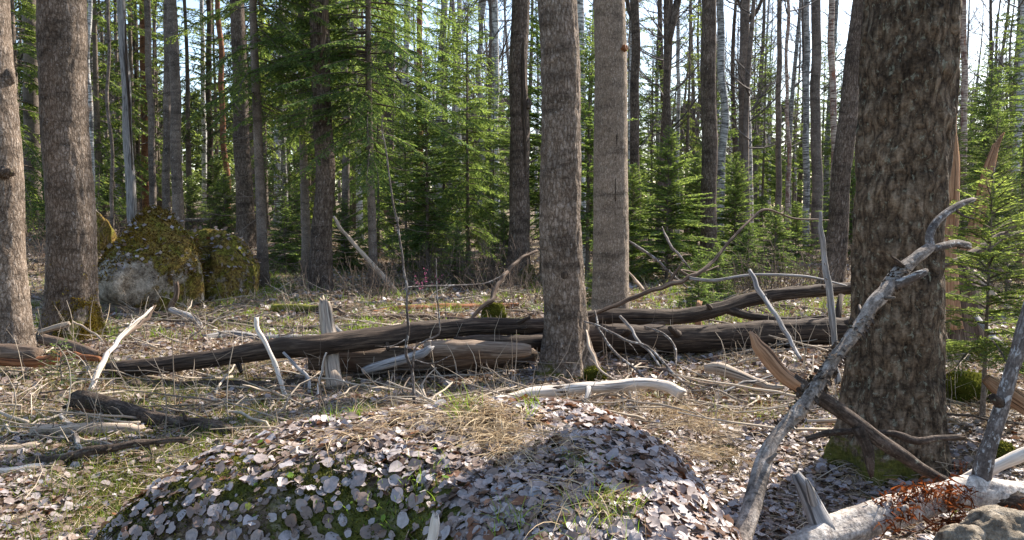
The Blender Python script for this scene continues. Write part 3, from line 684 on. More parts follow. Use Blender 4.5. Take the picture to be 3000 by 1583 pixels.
y5 = spruce(15, 6.5, .5, 1.6, 150, .055, 0, mat=N_YNG, bl=.06, dead=16, den=1.4, bw=.018)
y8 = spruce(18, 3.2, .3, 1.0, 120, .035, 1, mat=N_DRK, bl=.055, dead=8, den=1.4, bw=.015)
place_sp(y2, 2150, 18.2, 'young spruce filling the gap right of the dark upright trunk')
place_sp(y3, 2268, 17.5, 'small spruce sapling in front of the slim dull grey trunk')
place_sp(y8, 2900, 15, 'young dark spruce below the birch stumps at the right', rz=3.7)
place_sp(y4, 1253, 16.6, 'slender young spruce on a thin bare stem just left of centre')
place_sp(y5, 1372, 18.5, 'full young spruce in the centre, taller than the slender one')
# near young spruce at the right
y6 = spruce(16, 1.8, .40, .85, 52, .017, 1, mat=N_OLD, bl=.032, bw=.008, den=3.2)
place_sp(y6, 2877, 5.5, 'young spruce with dark feathery boughs close by at the right, right of the massive trunk')
y7 = spruce(17, .42, .03, .2, 22, .006, 1, mat=N_YNG, bl=.03, bw=.007, den=1.8)
place_sp(y7, 181, 6.6, 'tiny bright spruce seedling in front of the rotten log at the left', rz=2)

def sp_copy(src, u, Y, label, s=1., rz=0., group=None):
    p = base_pt(u, Y); o = copy_thing(src, p, rz, s); o.name = src.name.split('.')[0]
    tag(o, label, 'spruce', group); 
    if not group and 'group' in o: del o['group']
    return o
cps = [
 (y5, 1300, 21, 'dark green spruce standing behind the slender young spruce', 1.15, 2.0),
 (y5, 1446, 21.5, 'spruce reaching up to the white birches at the centre', .8, 4.0),
 (y4, 1190, 19.0, 'loose young spruce left of the slender one, boughs to the ground', .9, 1.0),
 (y4, 1590, 17.6, 'narrow hanging spruce between the cracked trunk and the ridged trunk', 1.35, 2.4),
 (y4, 1722, 16.5, 'narrow bright spruce between the ridged trunk and the tan trunk', 1.1, 3.3),
 (y2, 1852, 17.5, 'young spruce whose boughs touch the right side of the tan trunk', .9, 1.3),
 (y1, 2040, 19.5, 'young spruce immediately behind the dark upright trunk', .9, 2.2),
 (y3, 2330, 21, 'low sapling in front of the grey trunk with the sunlit edge', 1.1, 1.2),
 (y3, 2190, 14.5, 'low bright sapling behind the curved end of the upper log', .8, 3.2),
 (y3, 1745, 12.0, 'little sapling at the foot of the tan trunk', .5, .3),
 (y3, 2045, 10.8, 'small dark sapling just behind the upper fallen log, right of the tan trunk', .62, 1.9),
 (y3, 2100, 12.6, 'flat topped little sapling beside the foot of the dark upright trunk', .6, 2.9),
 (y2, 2490, 21, 'young spruce showing between the leaning trunk and the massive trunk', 1.1, 3.9),
 (y3, 835, 16.8, 'sapling right of the slim straight spruce stem', 1.05, .9),
 (y3, 870, 18.5, 'sapling half hidden behind the scarred brown trunk', 1.2, 5.),
 (y3, 660, 22, 'sapling on the rise behind the flat boulder', 1.1, .5),
 (y3, 566, 24, 'sapling on the rise right of the brown trunk pair', 1.1, 1.5),
 (y2, 640, 27, 'young spruce below the reddish leaning trunk', .9, 2.5),
 (y3, 1340, 14.8, 'low spreading sapling below the full young central spruce', .8, 4.4),
 (y2, 1235, 18.2, 'young spruce with its foot hidden by the slender one', .8, 5.1),
 (y3, 1010, 18.3, 'sapling below the bright hanging boughs', 1.1, 2.1),
 (y3, 150, 19.5, 'sapling at the foot of the big dark spruce', 1.0, 2.7),
 (y3, 1475, 16.4, 'low sapling at the left foot of the cracked trunk', .9, .7),
 (y8, 2945, 11, 'sapling behind the feathery near spruce at the right', .6, .7),
 (y5, 2985, 20, 'dark spruce at the right edge of the photo', 1.0, 3.7),
 (y4, 2880, 24, 'slender spruce behind the flaking birch at the right', 1.2, .7),
 (y8, 2790, 19, 'young spruce behind the splintered snags', 1.0, 5.7),
]
for c in cps: sp_copy(*c[:4], s=c[4], rz=c[5])
# deeper spruces, filling the wood behind
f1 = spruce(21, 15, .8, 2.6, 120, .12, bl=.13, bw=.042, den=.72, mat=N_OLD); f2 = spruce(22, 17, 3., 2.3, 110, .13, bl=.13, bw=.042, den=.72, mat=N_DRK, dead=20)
f3 = spruce(23, 9, .3, 1.9, 130, .07, 0, bl=.12, bw=.042, den=.8, mat=N_YNG)
FAR = [f1, f2, f3]
rngF = np.random.default_rng(77)
spots = []
for u, Y, k, s in ((300, 26, 0, 1.), (215, 30, 2, 1.1), (400, 30, 0, 1.05), (560, 33, 1, 1.), (470, 36, 0, 1.1), (640, 40, 0, 1), (780, 24, 0, .95), (850, 31, 2, 1.2), (700, 31, 1, .9), (960, 24, 0, .9), (1040, 30, 2, 1.), (1110, 22, 2, .75),
                   (20, 27, 1, 1.), (160, 27, 0, 1.), (345, 40, 0, 1.), (1390, 36, 2, .8), (1600, 40, 2, .8), (1730, 29, 2, .95), (1840, 36, 0, 1.),
                   (1905, 31, 2, .9), (2010, 38, 0, .95), (2090, 30, 2, .8), (2230, 34, 2, .95), (2200, 44, 0, .9), (2320, 40, 2, .9), (2450, 36, 2, .9), (2420, 46, 0, .8), (2700, 30, 0, .8), (2870, 33, 2, .9), (2950, 40, 0, .9), (2990, 28, 1, .8), (2800, 44, 2, 1.1), (1130, 42, 0, 1.)):
    spots.append((u, Y, k, s))
for i in range(56):
    u = rngF.uniform(-250, 3250); Y = rngF.uniform(36, 85)
    left = u < 1250; k = int(rngF.integers(0, 2)) if left else (2 if rngF.random() < .55 else 0)
    spots.append((u, Y, k, rngF.uniform(.7, 1.15) * (1. if left else .8)))
used = [0, 0, 0]
labs = ('tall dark spruce standing deep in the wood behind the front trunks', 'tall spruce with a bare lower stem deep in the wood', 'shorter full spruce standing deep in the wood behind the front trunks')
for u, Y, k, s in spots:
    p = base_pt(u, Y)
    if not used[k]: o = FAR[k]; o.location = p; o.scale = (s, s, s); used[k] = 1
    else: o = copy_thing(FAR[k], p, rngF.random() * 6, s)
    tag(o, labs[k], 'spruce', 'spruces deep in the wood')
# bare deciduous trees deep in the wood
BARE = []
for k in range(5):
    rt = empty('bare_tree', (0, 0, 0)); mb = MB(); H = 15.
    zs = np.linspace(-.2, H, 18); rg = np.random.default_rng(300 + k); ph = rg.random(2) * 6
    tube(mb, np.stack([.12 * np.sin(zs * .5 + ph[0]), .12 * np.cos(zs * .45 + ph[1]), zs], -1), .13 * (1 - .85 * np.clip(zs / H, 0, 1)), 8, .006, 8, 4, k, flare=(.3, .3, 3))
    mb.build('trunk', [B_BIR, B_GRY, B_BI2, B_DRK, B_GRY][k], rt)
    mb = MB(); bare_crown(mb, rg, H, 3.5, 2.6, 30, .035, 2); mb.build('crown', T_GRY, rt)
    BARE.append(rt)
lab = ('thin white birch with a bare twiggy crown deep in the wood', 'grey bare tree with a twiggy crown deep in the wood', 'spotted grey birch with bare twigs deep in the wood', 'dark bare tree deep in the wood', 'dull grey bare tree with a twiggy crown deep in the wood')
usedb = [0] * 5
for i in range(272):
    Y = 27 + 75 * rngF.random() ** .9
    u = rngF.uniform(-300, 1200) if i % 5 < 2 and i < 215 else rngF.uniform(1100, 3300)
    if i % 5 == 0: Y = rngF.uniform(24, 42)
    k = int(rngF.integers(0, 5)); p = base_pt(u, Y); s = rngF.uniform(.75, 1.25)
    tl = tuple(rngF.normal(0, .02, 2))
    if not usedb[k]: o = BARE[k]; o.location = p; o.scale = (s, s, s); usedb[k] = 1
    else: o = copy_thing(BARE[k], p, rngF.random() * 6, s, tl)
    tag(o, lab[k], 'tree', 'bare trees deep in the wood')
SHORT = [(211, 'second thick trunk'), (262, 'slim white birch'), (316, 'thin crooked stem'), (372, 'cracked dead trunk'), (441, 'thin dark topped trunk'), (505, 'close trunk pair'), (596, 'slim spotted birch'), (655, 'reddish leaning trunk'), (705, 'tall dark grey trunk'), (760, 'slim straight spruce'), (942, 'scarred brown trunk'), (1092, 'bright green spruce'), (1253, 'slender young spruce'), (1343, 'left central birch'), (1408, 'forked dark birch'), (1451, 'broad central birch'), (1521, 'cracked trunk'), (1645, 'ridged trunk'), (1700, 'peeping white birch'), (1788, 'pale tan trunk'), (1860, 'banded trunk'), (1957, 'forking trunk'), (2076, 'dark upright trunk'), (2115, 'flecked birch'), (2179, 'smooth light grey trunk'), (2281, 'slim dull trunk'), (2308, 'thin orange birch'), (2362, 'patchy birch'), (2391, 'sunlit edged trunk'), (2480, 'leaning trunk'), (2620, 'massive trunk'), (2776, 'splintered snag'), (2824, 'flaking birch'), (2930, 'birch stumps')]
deep = {}
for o in list(C.objects):
    if o.get('group') not in ('spruces deep in the wood', 'bare trees deep in the wood'): continue
    u_ = float(project(np.array(o.location))[0])
    if u_ < -40 or u_ > 3040: continue
    c_, nm = min(SHORT, key=lambda t: abs(t[0] - u_))
    sd_ = 'right behind' if abs(u_ - c_) < 10 else ('left of' if u_ < c_ else 'right of')
    deep.setdefault(o['label'].replace(' standing', '').replace(' behind the front trunks', '').replace(' with a twiggy crown', '').replace(' with a bare twiggy crown', '') + ', ' + sd_ + ' the ' + nm, []).append(o)
for lb, os_ in list(deep.items()):
    if len(lb.split()) > 15: lb = lb.replace(' deep in the wood', ' far back')
    os_.sort(key=lambda o: o.location.y)
    if len(os_) == 1: os_[0]['label'] = lb
    elif len(os_) == 2: os_[0]['label'] = 'nearer ' + lb; os_[1]['label'] = 'farther ' + lb
    else:
        for o in os_: o['label'] = lb
mb = MB(); tmb = MB()
for i in range(230):
    Y = rngF.uniform(88, 150); u = rngF.uniform(-500, 3500); p = base_pt(u, Y); H = rngF.uniform(9, 17) * (1.15 if u < 1200 else .8); k = 420
    t = rngF.random(k) ** .8; a = rngF.random(k) * 2 * PI; R_ = (1 - t) ** .8 * rngF.uniform(2., 3.4) * (.35 + .65 * rngF.random(k)); B = p + np.stack([np.cos(a) * R_, np.sin(a) * R_, .3 + t * H], -1)
    blades(mb, B, nrm(np.stack([np.cos(a), np.sin(a), rngF.normal(-.3, .3, k)], -1)), .9, .5, rngF)
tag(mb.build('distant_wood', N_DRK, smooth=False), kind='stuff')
for o in CROWNS: bpy.data.objects.remove(o)

# ------------------------------------------------------------------ fallen logs, branches and snags (pixel column, row, width, distance)
def pts3(pts, lift=.85):
    out = []; rr = []
    for (u, v, w_, Y) in pts:
        if Y is None:
            g = Gp(u, v + w_ * .45); r_ = w_ / 2 * depth(g) / F; p = g + np.array((0, 0, r_ * lift))
        else:
            p = P(u, v, Y); r_ = w_ / 2 * depth(p) / F
        out.append(p); rr.append(r_)
    return np.array(out), np.array(rr)
LOGN = [0]
def log(name, label, cat, pts, mat, sides=20, amp=.004, kx=26, kz=3, moss=0.0, jag=.03, wig=.004, group=None, parts=(), topmoss=0.0, n=None, knots=0):
    LOGN[0] += 1; sd_ = LOGN[0] * 7 + 3; rg = np.random.default_rng(sd_)
    p, r_ = pts3(pts); L = np.linalg.norm(np.diff(p, axis=0), axis=1).sum()
    n = n or int(np.clip(L / .035, 6, 150))
    pr = catmull(np.hstack([p, r_[:, None]]), n); c = pr[:, :3]; rad = np.clip(pr[:, 3], .0015, None)
    t = np.linspace(0, 1, n)
    for a in range(3): c[:, a] += wig * vnoise(np.stack([t * L * 4, t * 0 + a, t * 0], -1), sd_)
    for a in range(3): c[:, a] += rad * .55 * vnoise(np.stack([t * L * 9, t * 0 + a + 5, t * 0], -1), sd_) * (rad < .03)
    rad = rad * (1 + np.where(rad < .035, .14, .045) * vnoise(np.stack([t * L * 12, t * 0, t * 0 + 3], -1), sd_))
    root = empty(name, p[0]) if parts else None
    def mf(V, s, th):
        up = ss(((V - c[:, None])[..., 2] / np.maximum(rad[:, None], 1e-4)) * .8)
        pat = vnoise(np.stack([s * 2.3, s * 0, s * 0 + sd_], -1), sd_)[:, None] * .5 + .5
        return moss + topmoss * up * pat
    mb = MB(); tube(mb, c, rad, sides, amp, kx, kz, sd_, jag=jag, mossfn=mf, ridged=True)
    for q in range(knots):     # short broken twig stubs
        i = rg.integers(2, n - 2); d = nrm(rg.normal(0, 1, 3) + np.array((0, -.4, .4))); l = rad[i] * rg.uniform(1.6, 3.2)
        q_ = c[i] + d * np.array([0, .5, 1])[:, None] * l
        tube(mb, q_, rad[i] * np.array([.4, .26, .16]), 8, amp * .3, 30, 5, sd_ + q)
    if name == 'dead_branch' and n > 8 and wig >= .002:
        for q in range(int(rg.integers(1, 4))):      # thin side twigs
            i = int(n * rg.uniform(.35, .9)); tq = nrm(c[min(i + 2, n - 1)] - c[i - 2]); d = nrm(tq + rg.normal(0, .6, 3)); l = rg.uniform(.06, .22)
            q_ = c[i] + d * np.linspace(0, 1, 5)[:, None] * l + rg.normal(0, .006, (5, 3)) * np.linspace(0, 1, 5)[:, None]
            tube(mb, q_, np.linspace(rad[i] * .45, .0012, 5), 5, 0, 30, 5, sd_ + q)
    o = mb.build('log_body' if parts else name, mat, root, origin=p[0])
    for (pn, pp, pm) in parts:
        q, qr = pts3(pp); Lq = np.linalg.norm(np.diff(q, axis=0), axis=1).sum(); nq = int(np.clip(Lq / .03, 5, 60))
        qq = catmull(np.hstack([q, qr[:, None]]), nq); mb = MB(); LOGN[0] += 1
        tube(mb, qq[:, :3], np.clip(qq[:, 3], .0015, None), 12, amp * .6, kx, kz, LOGN[0], jag=.01)
        mb.build(pn, pm, root, origin=p[0])
    o = root or o
    tag(o, label, cat, group); return o

log('fallen_log', 'very long dark curved log lying uppermost across the middle, behind the ridged trunk', 'log',
    [(318, 1085, 34, 7.0), (450, 1072, 44, 6.95), (620, 1052, 52, 6.9), (800, 1022, 58, 6.88), (940, 1010, 60, 6.86), (1150, 985, 58, 7.2), (1260, 968, 54, 7.5), (1420, 958, 50, 7.85), (1585, 955, 42, 8.1),
     (1740, 930, 40, 8.3), (1900, 928, 40, 8.35), (1990, 928, 42, 8.4), (2110, 905, 44, 8.5), (2200, 878, 40, 8.6), (2330, 858, 34, 8.7), (2520, 842, 28, 8.9)],
    W_DRK, 40, .009, 22, 3.5, topmoss=.22, knots=9,
    parts=[('limb', [(2125, 905, 22, 8.5), (2180, 922, 22, 8.45), (2260, 935, 18, 8.4), (2330, 938, 16, 8.4), (2420, 930, 12, 8.3)], W_DRK), ('limb', [(1985, 935, 20, 8.38), (1920, 950, 20, 8.3), (1850, 975, 10, 8.3)], W_BRN)])
log('fallen_log', 'thick dark log lying on the ground from the ridged trunk to the massive trunk', 'log',
    [(1500, 1010, 50, 7.95), (1640, 1000, 60, 8.05), (1760, 992, 74, 8.0), (1980, 995, 80, 8.0), (2200, 985, 80, 8.0), (2380, 972, 76, 8.0), (2560, 965, 70, 8.0)], W_DRK, 44, .011, 20, 3.5, topmoss=.25, knots=8)
log('fallen_log', 'dark brown log underneath the long curved log, left of the ridged trunk', 'log',
    [(905, 1052, 62, 7.25), (1080, 1056, 72, 7.3), (1250, 1058, 62, 7.35), (1400, 1052, 54, 7.5), (1560, 1040, 40, 7.8)], W_BRN, 32, .007, 20, 2, topmoss=.1)
log('fallen_log', 'smooth pale brown log with a rounded end and yellow moss, left of the ridged trunk', 'log',
    [(1245, 1028, 52, 7.12), (1330, 1024, 52, 7.13), (1450, 1027, 50, 7.15), (1530, 1027, 44, 7.15), (1556, 1027, 28, 7.15)], W_TAN, 32, .007, 20, 2, topmoss=.3, jag=0)
log('fallen_log', 'dark mossy log piece lying behind the pale brown log', 'log', [(1330, 1002, 34, 7.5), (1450, 1000, 36, 7.6), (1600, 1000, 36, 7.75)], W_DRK, 24, .006, topmoss=.4)
log('broken_limb', 'splintered grey limb slanting down in front of the brown log, left of centre', 'branch', [(1068, 1085, 20, 6.9), (1150, 1064, 26, 6.92), (1230, 1040, 26, 6.95), (1262, 1020, 16, 7.0)], W_SLV, 16, .006)
log('dead_branch', 'crooked black branch on the ground below the brown log', 'branch', [(1000, 1118, 16, None), (1074, 1104, 20, None), (1250, 1092, 22, None), (1368, 1083, 22, None), (1480, 1066, 18, None)], W_DRK, 16, .004, knots=3)
log('fallen_log', 'black damp log on the ground below the left part of the long curved log', 'log', [(380, 1128, 24, None), (520, 1130, 28, None), (650, 1128, 30, None), (800, 1128, 28, None), (930, 1120, 22, None)], W_DRK, 20, .006, topmoss=.2, knots=3)
log('dead_branch', 'thin black branch lying above the damp black log at the left', 'branch', [(600, 1106, 9, None), (700, 1098, 10, None), (860, 1098, 9, None), (960, 1104, 6, None)], W_DRK, 10, .002)
log('rotten_log', 'short rotten log with a rusty underside at the left edge, before the cut off trunk', 'log', [(-40, 1030, 42, 7.0), (40, 1033, 42, 7.0), (112, 1040, 38, 7.0)], W_BRN, 24, .010, moss=.1, topmoss=.2,
    parts=[('rotten_wood', [(-20, 1056, 20, 6.95), (60, 1062, 24, 6.95), (150, 1055, 30, 6.97), (165, 1030, 22, 7.0)], W_RST)])
log('fallen_log', 'brown log lying at the foot of the second thick trunk, left side', 'log', [(128, 994, 28, 8.0), (200, 1010, 28, 7.8), (288, 1041, 22, 7.5)], W_BRN, 20, .006, knots=2)
log('fallen_log', 'short rusty log piece left of the tip of the long curved log', 'log', [(210, 1042, 18, 7.35), (291, 1054, 18, 7.3)], W_RST, 16, .006)
log('dead_branch', 'thin brown branch lying across the foot of the second thick trunk', 'branch', [(190, 1000, 8, None), (260, 1003, 9, None), (340, 1010, 7, None), (400, 1010, 4, None)], W_BRN, 10, .002)
log('broken_slab', 'flat pale splintered wood slab leaning between the two thick left trunks', 'branch', [(116, 972, 12, 8.1), (165, 955, 16, 8.1), (206, 944, 12, 8.1)], W_PAL, 12, .005)
log('dead_branch', 'arched pale twig before the mossy foot of the second thick trunk', 'branch', [(212, 944, 6, 8.3), (250, 962, 6, 8.1), (285, 985, 6, 7.9), (302, 1004, 5, 7.8)], W_PAL, 8, .001)
log('dead_branch', 'white sunlit stick slanting up from the ground at the left', 'branch', [(262, 1150, 15, 6.4), (292, 1075, 14, 6.6), (338, 1009, 12, 6.9), (374, 968, 10, 7.1), (412, 936, 8, 7.3), (445, 905, 5, 7.5)], W_WHT, 12, .002, knots=2)
log('dead_branch', 'brown stick slanting up behind the white sunlit stick', 'branch', [(340, 1004, 12, 7.6), (385, 968, 12, 7.9), (427, 938, 10, 8.2), (452, 895, 7, 8.4)], W_BRN, 10, .002)
log('fallen_log', 'brown log lying before the tall mossy boulder', 'log', [(285, 903, 24, None), (350, 908, 26, None), (430, 922, 24, None), (520, 930, 20, None), (620, 934, 12, None)], W_BRN, 20, .006, topmoss=.3, knots=2)
log('dead_root', 'bent pinkish grey root arching to the ground before the mossy boulder', 'root', [(500, 908, 14, 10.4), (560, 930, 18, 10.0), (583, 956, 20, 9.7), (590, 992, 20, 9.4)], W_SLV, 14, .006, topmoss=.1)
log('broken_snag', 'short curved dark snag sticking up before the tall mossy boulder', 'snag', [(500, 912, 20, 10.6), (506, 888, 15, 10.6), (519, 866, 13, 10.6), (517, 832, 11, 10.6)], W_BRN, 12, .004, jag=.04)
log('fallen_log', 'weathered grey log behind the white crooked stick, left of the splintered post', 'log', [(600, 990, 20, None), (680, 980, 22, None), (760, 990, 20, None), (850, 990, 20, None), (940, 988, 16, None)], W_SLV, 18, .005, knots=2, topmoss=.25)
log('fallen_log', 'dark log with yellow moss behind the splintered post', 'log', [(590, 940, 14, None), (700, 950, 18, None), (830, 962, 16, None), (940, 968, 12, None)], W_DRK, 16, .005, topmoss=.6)
log('splintered_post', 'upright splintered grey post of dead wood crossed by the long curved log', 'snag', [(984, 1140, 52, 6.72), (976, 1100, 40, 6.78), (970, 1040, 36, 6.95), (964, 985, 35, 7.1), (958, 930, 33, 7.2), (953, 886, 28, 7.28)], W_PAL, 30, .012, 26, 1.0, jag=.09)
log('dead_branch', 'white crooked stick before the long curved log, left of the splintered post', 'branch', [(755, 932, 15, 6.5), (758, 965, 15, 6.5), (778, 1010, 13, 6.45), (800, 1060, 13, 6.4), (815, 1110, 13, 6.35), (838, 1162, 15, 6.3)], W_WHT, 12, .003, knots=3)
log('dead_branch', 'thin grey stick slanting to the ground just left of the splintered post', 'branch', [(832, 1036, 8, 6.75), (870, 1075, 11, 6.65), (900, 1107, 11, 6.55), (904, 1150, 10, 6.5)], W_SLV, 10, .002)
log('dead_branch', 'thin white twig standing before the foot of the splintered post', 'branch', [(956, 1035, 4, 6.5), (944, 1070, 6, 6.5), (944, 1095, 6, 6.45), (931, 1130, 6, 6.4), (931, 1165, 6, 6.3)], W_WHT, 8, .001)
log('dead_branch', 'short grey stick on the ground right of the splintered post', 'branch', [(985, 1107, 14, None), (1026, 1134, 13, None)], W_SLV, 12, .002)
log('dead_branch', 'broken brown stick leaning right of the top of the splintered post', 'branch', [(966, 897, 9, 10.5), (1012, 921, 11, 10.2)], W_BRN, 10, .003)
log('dead_branch', 'grey stick leaning behind the long curved log, right of the splintered post', 'branch', [(971, 945, 9, 8.6), (1012, 986, 11, 7.9)], W_SLV, 10, .003)
log('mossy_log', 'short log smothered in bright yellow green moss, left of the post top', 'log', [(800, 905, 22, None), (860, 905, 28, None), (930, 910, 24, None)], W_DRK, 20, .014, moss=.55, topmoss=.5)
log('rotten_log', 'long rotten log with orange wood and moss, beyond the long curved log', 'log', [(1090, 918, 12, None), (1140, 908, 18, None), (1192, 904, 20, None), (1300, 902, 20, None), (1412, 899, 18, None), (1520, 896, 14, None)], W_RST, 20, .010, moss=.2, topmoss=.5)
log('fallen_log', 'grey brown log just beyond the long curved log, left of the ridged trunk', 'log', [(960, 925, 12, None), (1080, 930, 14, None), (1190, 928, 18, None), (1310, 934, 16, None), (1400, 942, 12, None), (1500, 948, 8, None)], W_BRN, 16, .004, knots=2)
log('dead_branch', 'thin pale branch lying beyond the long curved log near the sapling', 'branch', [(970, 950, 5, None), (1075, 957, 6, None), (1160, 950, 6, None), (1240, 952, 3, None)], W_PAL, 8, .001)
log('fallen_log', 'dark mossy log in the grass behind the pink flowers', 'log', [(1120, 845, 16, None), (1220, 842, 20, None), (1350, 842, 20, None), (1490, 838, 16, None)], W_DRK, 18, .006, topmoss=.5)
log('leaning_pole', 'thin dead pole leaning down right of the scarred brown trunk', 'branch', [(975, 632, 8, 13.4), (1000, 668, 10, 13.4), (1048, 728, 12, 13.35), (1118, 806, 16, 13.2), (1172, 872, 20, 13.0)], W_PAL, 12, .003, knots=2)
log('dead_branch', 'dark branch leaning up towards the foot of the cracked trunk', 'branch', [(1372, 944, 9, 10.0), (1405, 908, 12, 10.1), (1440, 880, 13, 10.2), (1462, 832, 12, 10.4), (1492, 793, 11, 10.6), (1530, 755, 9, 10.8), (1572, 735, 6, 11)], W_BRN, 10, .003, knots=2)
log('fallen_log', 'bright barkless bent log lying along the back edge of the leaf covered boulder', 'log',
    [(1385, 1190, 24, 5.75), (1450, 1176, 28, 5.8), (1500, 1166, 29, 5.85), (1566, 1150, 30, 5.9), (1647, 1145, 31, 5.95), (1706, 1138, 30, 5.95), (1794, 1133, 30, 6.0), (1880, 1124, 29, 6.0), (1950, 1132, 31, 6.0), (1998, 1156, 30, 5.95)],
    W_WHT, 28, .006, topmoss=.22, knots=3, parts=[('bark_patch', [(1618, 1146, 34, 5.94), (1645, 1144, 35, 5.95), (1668, 1143, 33, 5.95)], B_BRD), ('stub', [(1724, 1138, 14, 5.9), (1722, 1160, 13, 5.75), (1712, 1178, 9, 5.7)], W_SLV), ('stub', [(1688, 1132, 18, 5.95), (1668, 1122, 14, 5.98), (1640, 1106, 6, 6.0)], W_BRN)])
gt = 'dead twigs fanning out beside the ridged trunk'
log('dead_branch', 'long grey twig arching from the ridged trunk down past the bent log', 'branch', [(1712, 940, 5, 7.1), (1769, 963, 7, 7.0), (1842, 998, 8, 6.8), (1890, 1013, 8, 6.7), (1942, 1061, 8, 6.5), (1978, 1101, 8, 6.4), (2030, 1142, 7, 6.3)], B_BRA, 8, .001, knots=3)
log('dead_branch', 'pale twig hanging close to the right edge of the ridged trunk', 'branch', [(1717, 968, 5, 7.0), (1727, 1020, 10, 6.8), (1743, 1053, 9, 6.7), (1760, 1083, 7, 6.6), (1800, 1112, 4, 6.5)], W_PAL, 8, .001)
log('dead_branch', 'grey stick leaning against the thick dark log, right of the ridged trunk', 'branch', [(1817, 927, 9, 7.6), (1853, 972, 9, 7.4), (1877, 1009, 9, 7.2), (1905, 1031, 7, 7.0), (1930, 1070, 6, 6.8)], W_SLV, 8, .001)
log('dead_branch', 'thin twig crossing the thick dark log, just right of the ridged trunk', 'branch', [(1743, 908, 5, 7.3), (1754, 965, 7, 7.1), (1794, 1024, 8, 6.9), (1839, 1061, 7, 6.7), (1895, 1115, 5, 6.4)], B_BRA, 8, .001, knots=2)
log('dead_branch', 'curved twig drooping over the middle of the thick dark log', 'branch', [(1886, 958, 4, 7.2), (1930, 972, 6, 7.1), (1960, 991, 6, 7.0), (1980, 1024, 6, 6.9), (1982, 1072, 5, 6.7)], B_BRA, 8, .001)
log('dead_branch', 'long crooked bare branch rising right from the upper log past the tan trunk', 'branch',
    [(1730, 928, 7, 8.2), (1794, 900, 11, 8.1), (1868, 866, 13, 8.1), (1960, 832, 15, 8.1), (2026, 812, 13, 8.15), (2089, 763, 9, 8.3), (2155, 690, 8, 8.5), (2205, 640, 7, 8.7), (2245, 616, 6, 8.8), (2330, 640, 5, 9.0), (2424, 645, 4, 9.2)],
    W_BRN, 10, .002, knots=3, parts=[('side_branch', [(2020, 816, 10, 8.1), (2090, 822, 9, 8.0), (2180, 808, 8, 8.0), (2250, 805, 7, 8.0), (2370, 812, 7, 8.1), (2480, 838, 5, 8.3)], W_SLV), ('side_branch', [(1958, 834, 10, 8.1), (1978, 800, 8, 8.1), (1999, 770, 5, 8.1)], W_BRN), ('side_branch', [(2024, 812, 7, 8.15), (1995, 792, 6, 8.2), (2050, 798, 5, 8.4), (2105, 780, 4, 8.6)], W_BRN)])
log('dead_branch', 'silvery twig slanting down before the young spruce, upper one of two', 'branch', [(1940, 665, 3, 9.8), (1953, 700, 7, 9.6), (1978, 737, 8, 9.4), (2018, 785, 6, 9.2)], B_BRA, 8, .001, knots=4)
log('dead_branch', 'silvery twig slanting down before the young spruce, lower and longer', 'branch', [(1830, 690, 5, 9.8), (1842, 707, 7, 9.7), (1905, 748, 8, 9.5), (1960, 796, 7, 9.2), (2012, 844, 4, 8.9)], B_BRA, 8, .001, knots=4)
log('dead_branch', 'short forked pale twig right of the foot of the tan trunk', 'branch', [(1840, 794, 5, 9.4), (1866, 826, 8, 9.2), (1888, 852, 9, 9.0)], W_PAL, 8, .001, knots=2)
log('broken_post', 'small orange stump post standing between the two logs right of the tan trunk', 'stump', [(2046, 975, 22, 8.9), (2045, 930, 19, 8.9), (2047, 884, 15, 8.9)], W_SNG, 14, .004, jag=.05)
log('dead_branch', 'pale grey stick leaning across both logs before the leaning trunk', 'branch', [(2196, 790, 8, 7.9), (2214, 828, 12, 7.8), (2234, 868, 12, 7.7), (2277, 930, 11, 7.4), (2318, 1001, 11, 7.2), (2345, 1052, 9, 7.0)], W_SLV, 10, .003, knots=3)
log('dead_sapling', 'dark upright dead stem with a pointed top left of the massive trunk', 'snag', [(2403, 621, 5, 5.9), (2410, 690, 14, 5.9), (2419, 780, 16, 5.9), (2433, 890, 17, 5.85), (2444, 1010, 18, 5.8), (2452, 1120, 18, 5.7)], W_SLV, 12, .003, knots=6)
log('fallen_log', 'short pale broken log lying behind the bright diagonal branch', 'log', [(2066, 1082, 24, 6.6), (2104, 1080, 36, 6.55), (2160, 1097, 30, 6.5), (2215, 1118, 24, 6.4), (2290, 1140, 18, 6.3)], W_PAL, 18, .005, jag=.05)
log('dead_branch', 'brown branch on the ground between the bent log and the thick dark log', 'branch', [(1842, 1061, 14, None), (1942, 1085, 18, None), (2015, 1114, 18, None), (2126, 1138, 20, None), (2260, 1146, 16, None)], W_BRN, 14, .004, knots=3)
log('dead_branch', 'dark low branch lying just right of the end of the bent log', 'branch', [(2000, 1140, 10, None), (2100, 1158, 13, None), (2200, 1160, 13, None), (2330, 1180, 9, None)], W_DRK, 10, .003, knots=2)
log('dead_branch', 'grey twig lying over the brown branch, left of the pale broken log end', 'branch', [(2120, 1150, 6, 6.2), (2170, 1125, 8, 6.3), (2230, 1112, 6, 6.4), (2300, 1085, 4, 6.5)], W_SLV, 8, .001)
log('fallen_log', 'cream brown log lying beyond the upper log, behind the pale leaning stick', 'log', [(2055, 856, 10, None), (2090, 862, 16, None), (2140, 872, 18, None), (2190, 876, 14, None)], W_PAL, 14, .005)
log('fallen_log', 'brown thin log beyond the thick log, left of the massive trunk', 'log', [(2270, 896, 13, None), (2380, 908, 16, None), (2520, 926, 16, None)], W_BRN, 14, .004, knots=2)
log('fallen_log', 'short pale log lying on the rise behind the flat boulder', 'log', [(538, 645, 10, 23), (590, 646, 12, 23), (626, 642, 9, 23)], W_PAL, 12, .01)
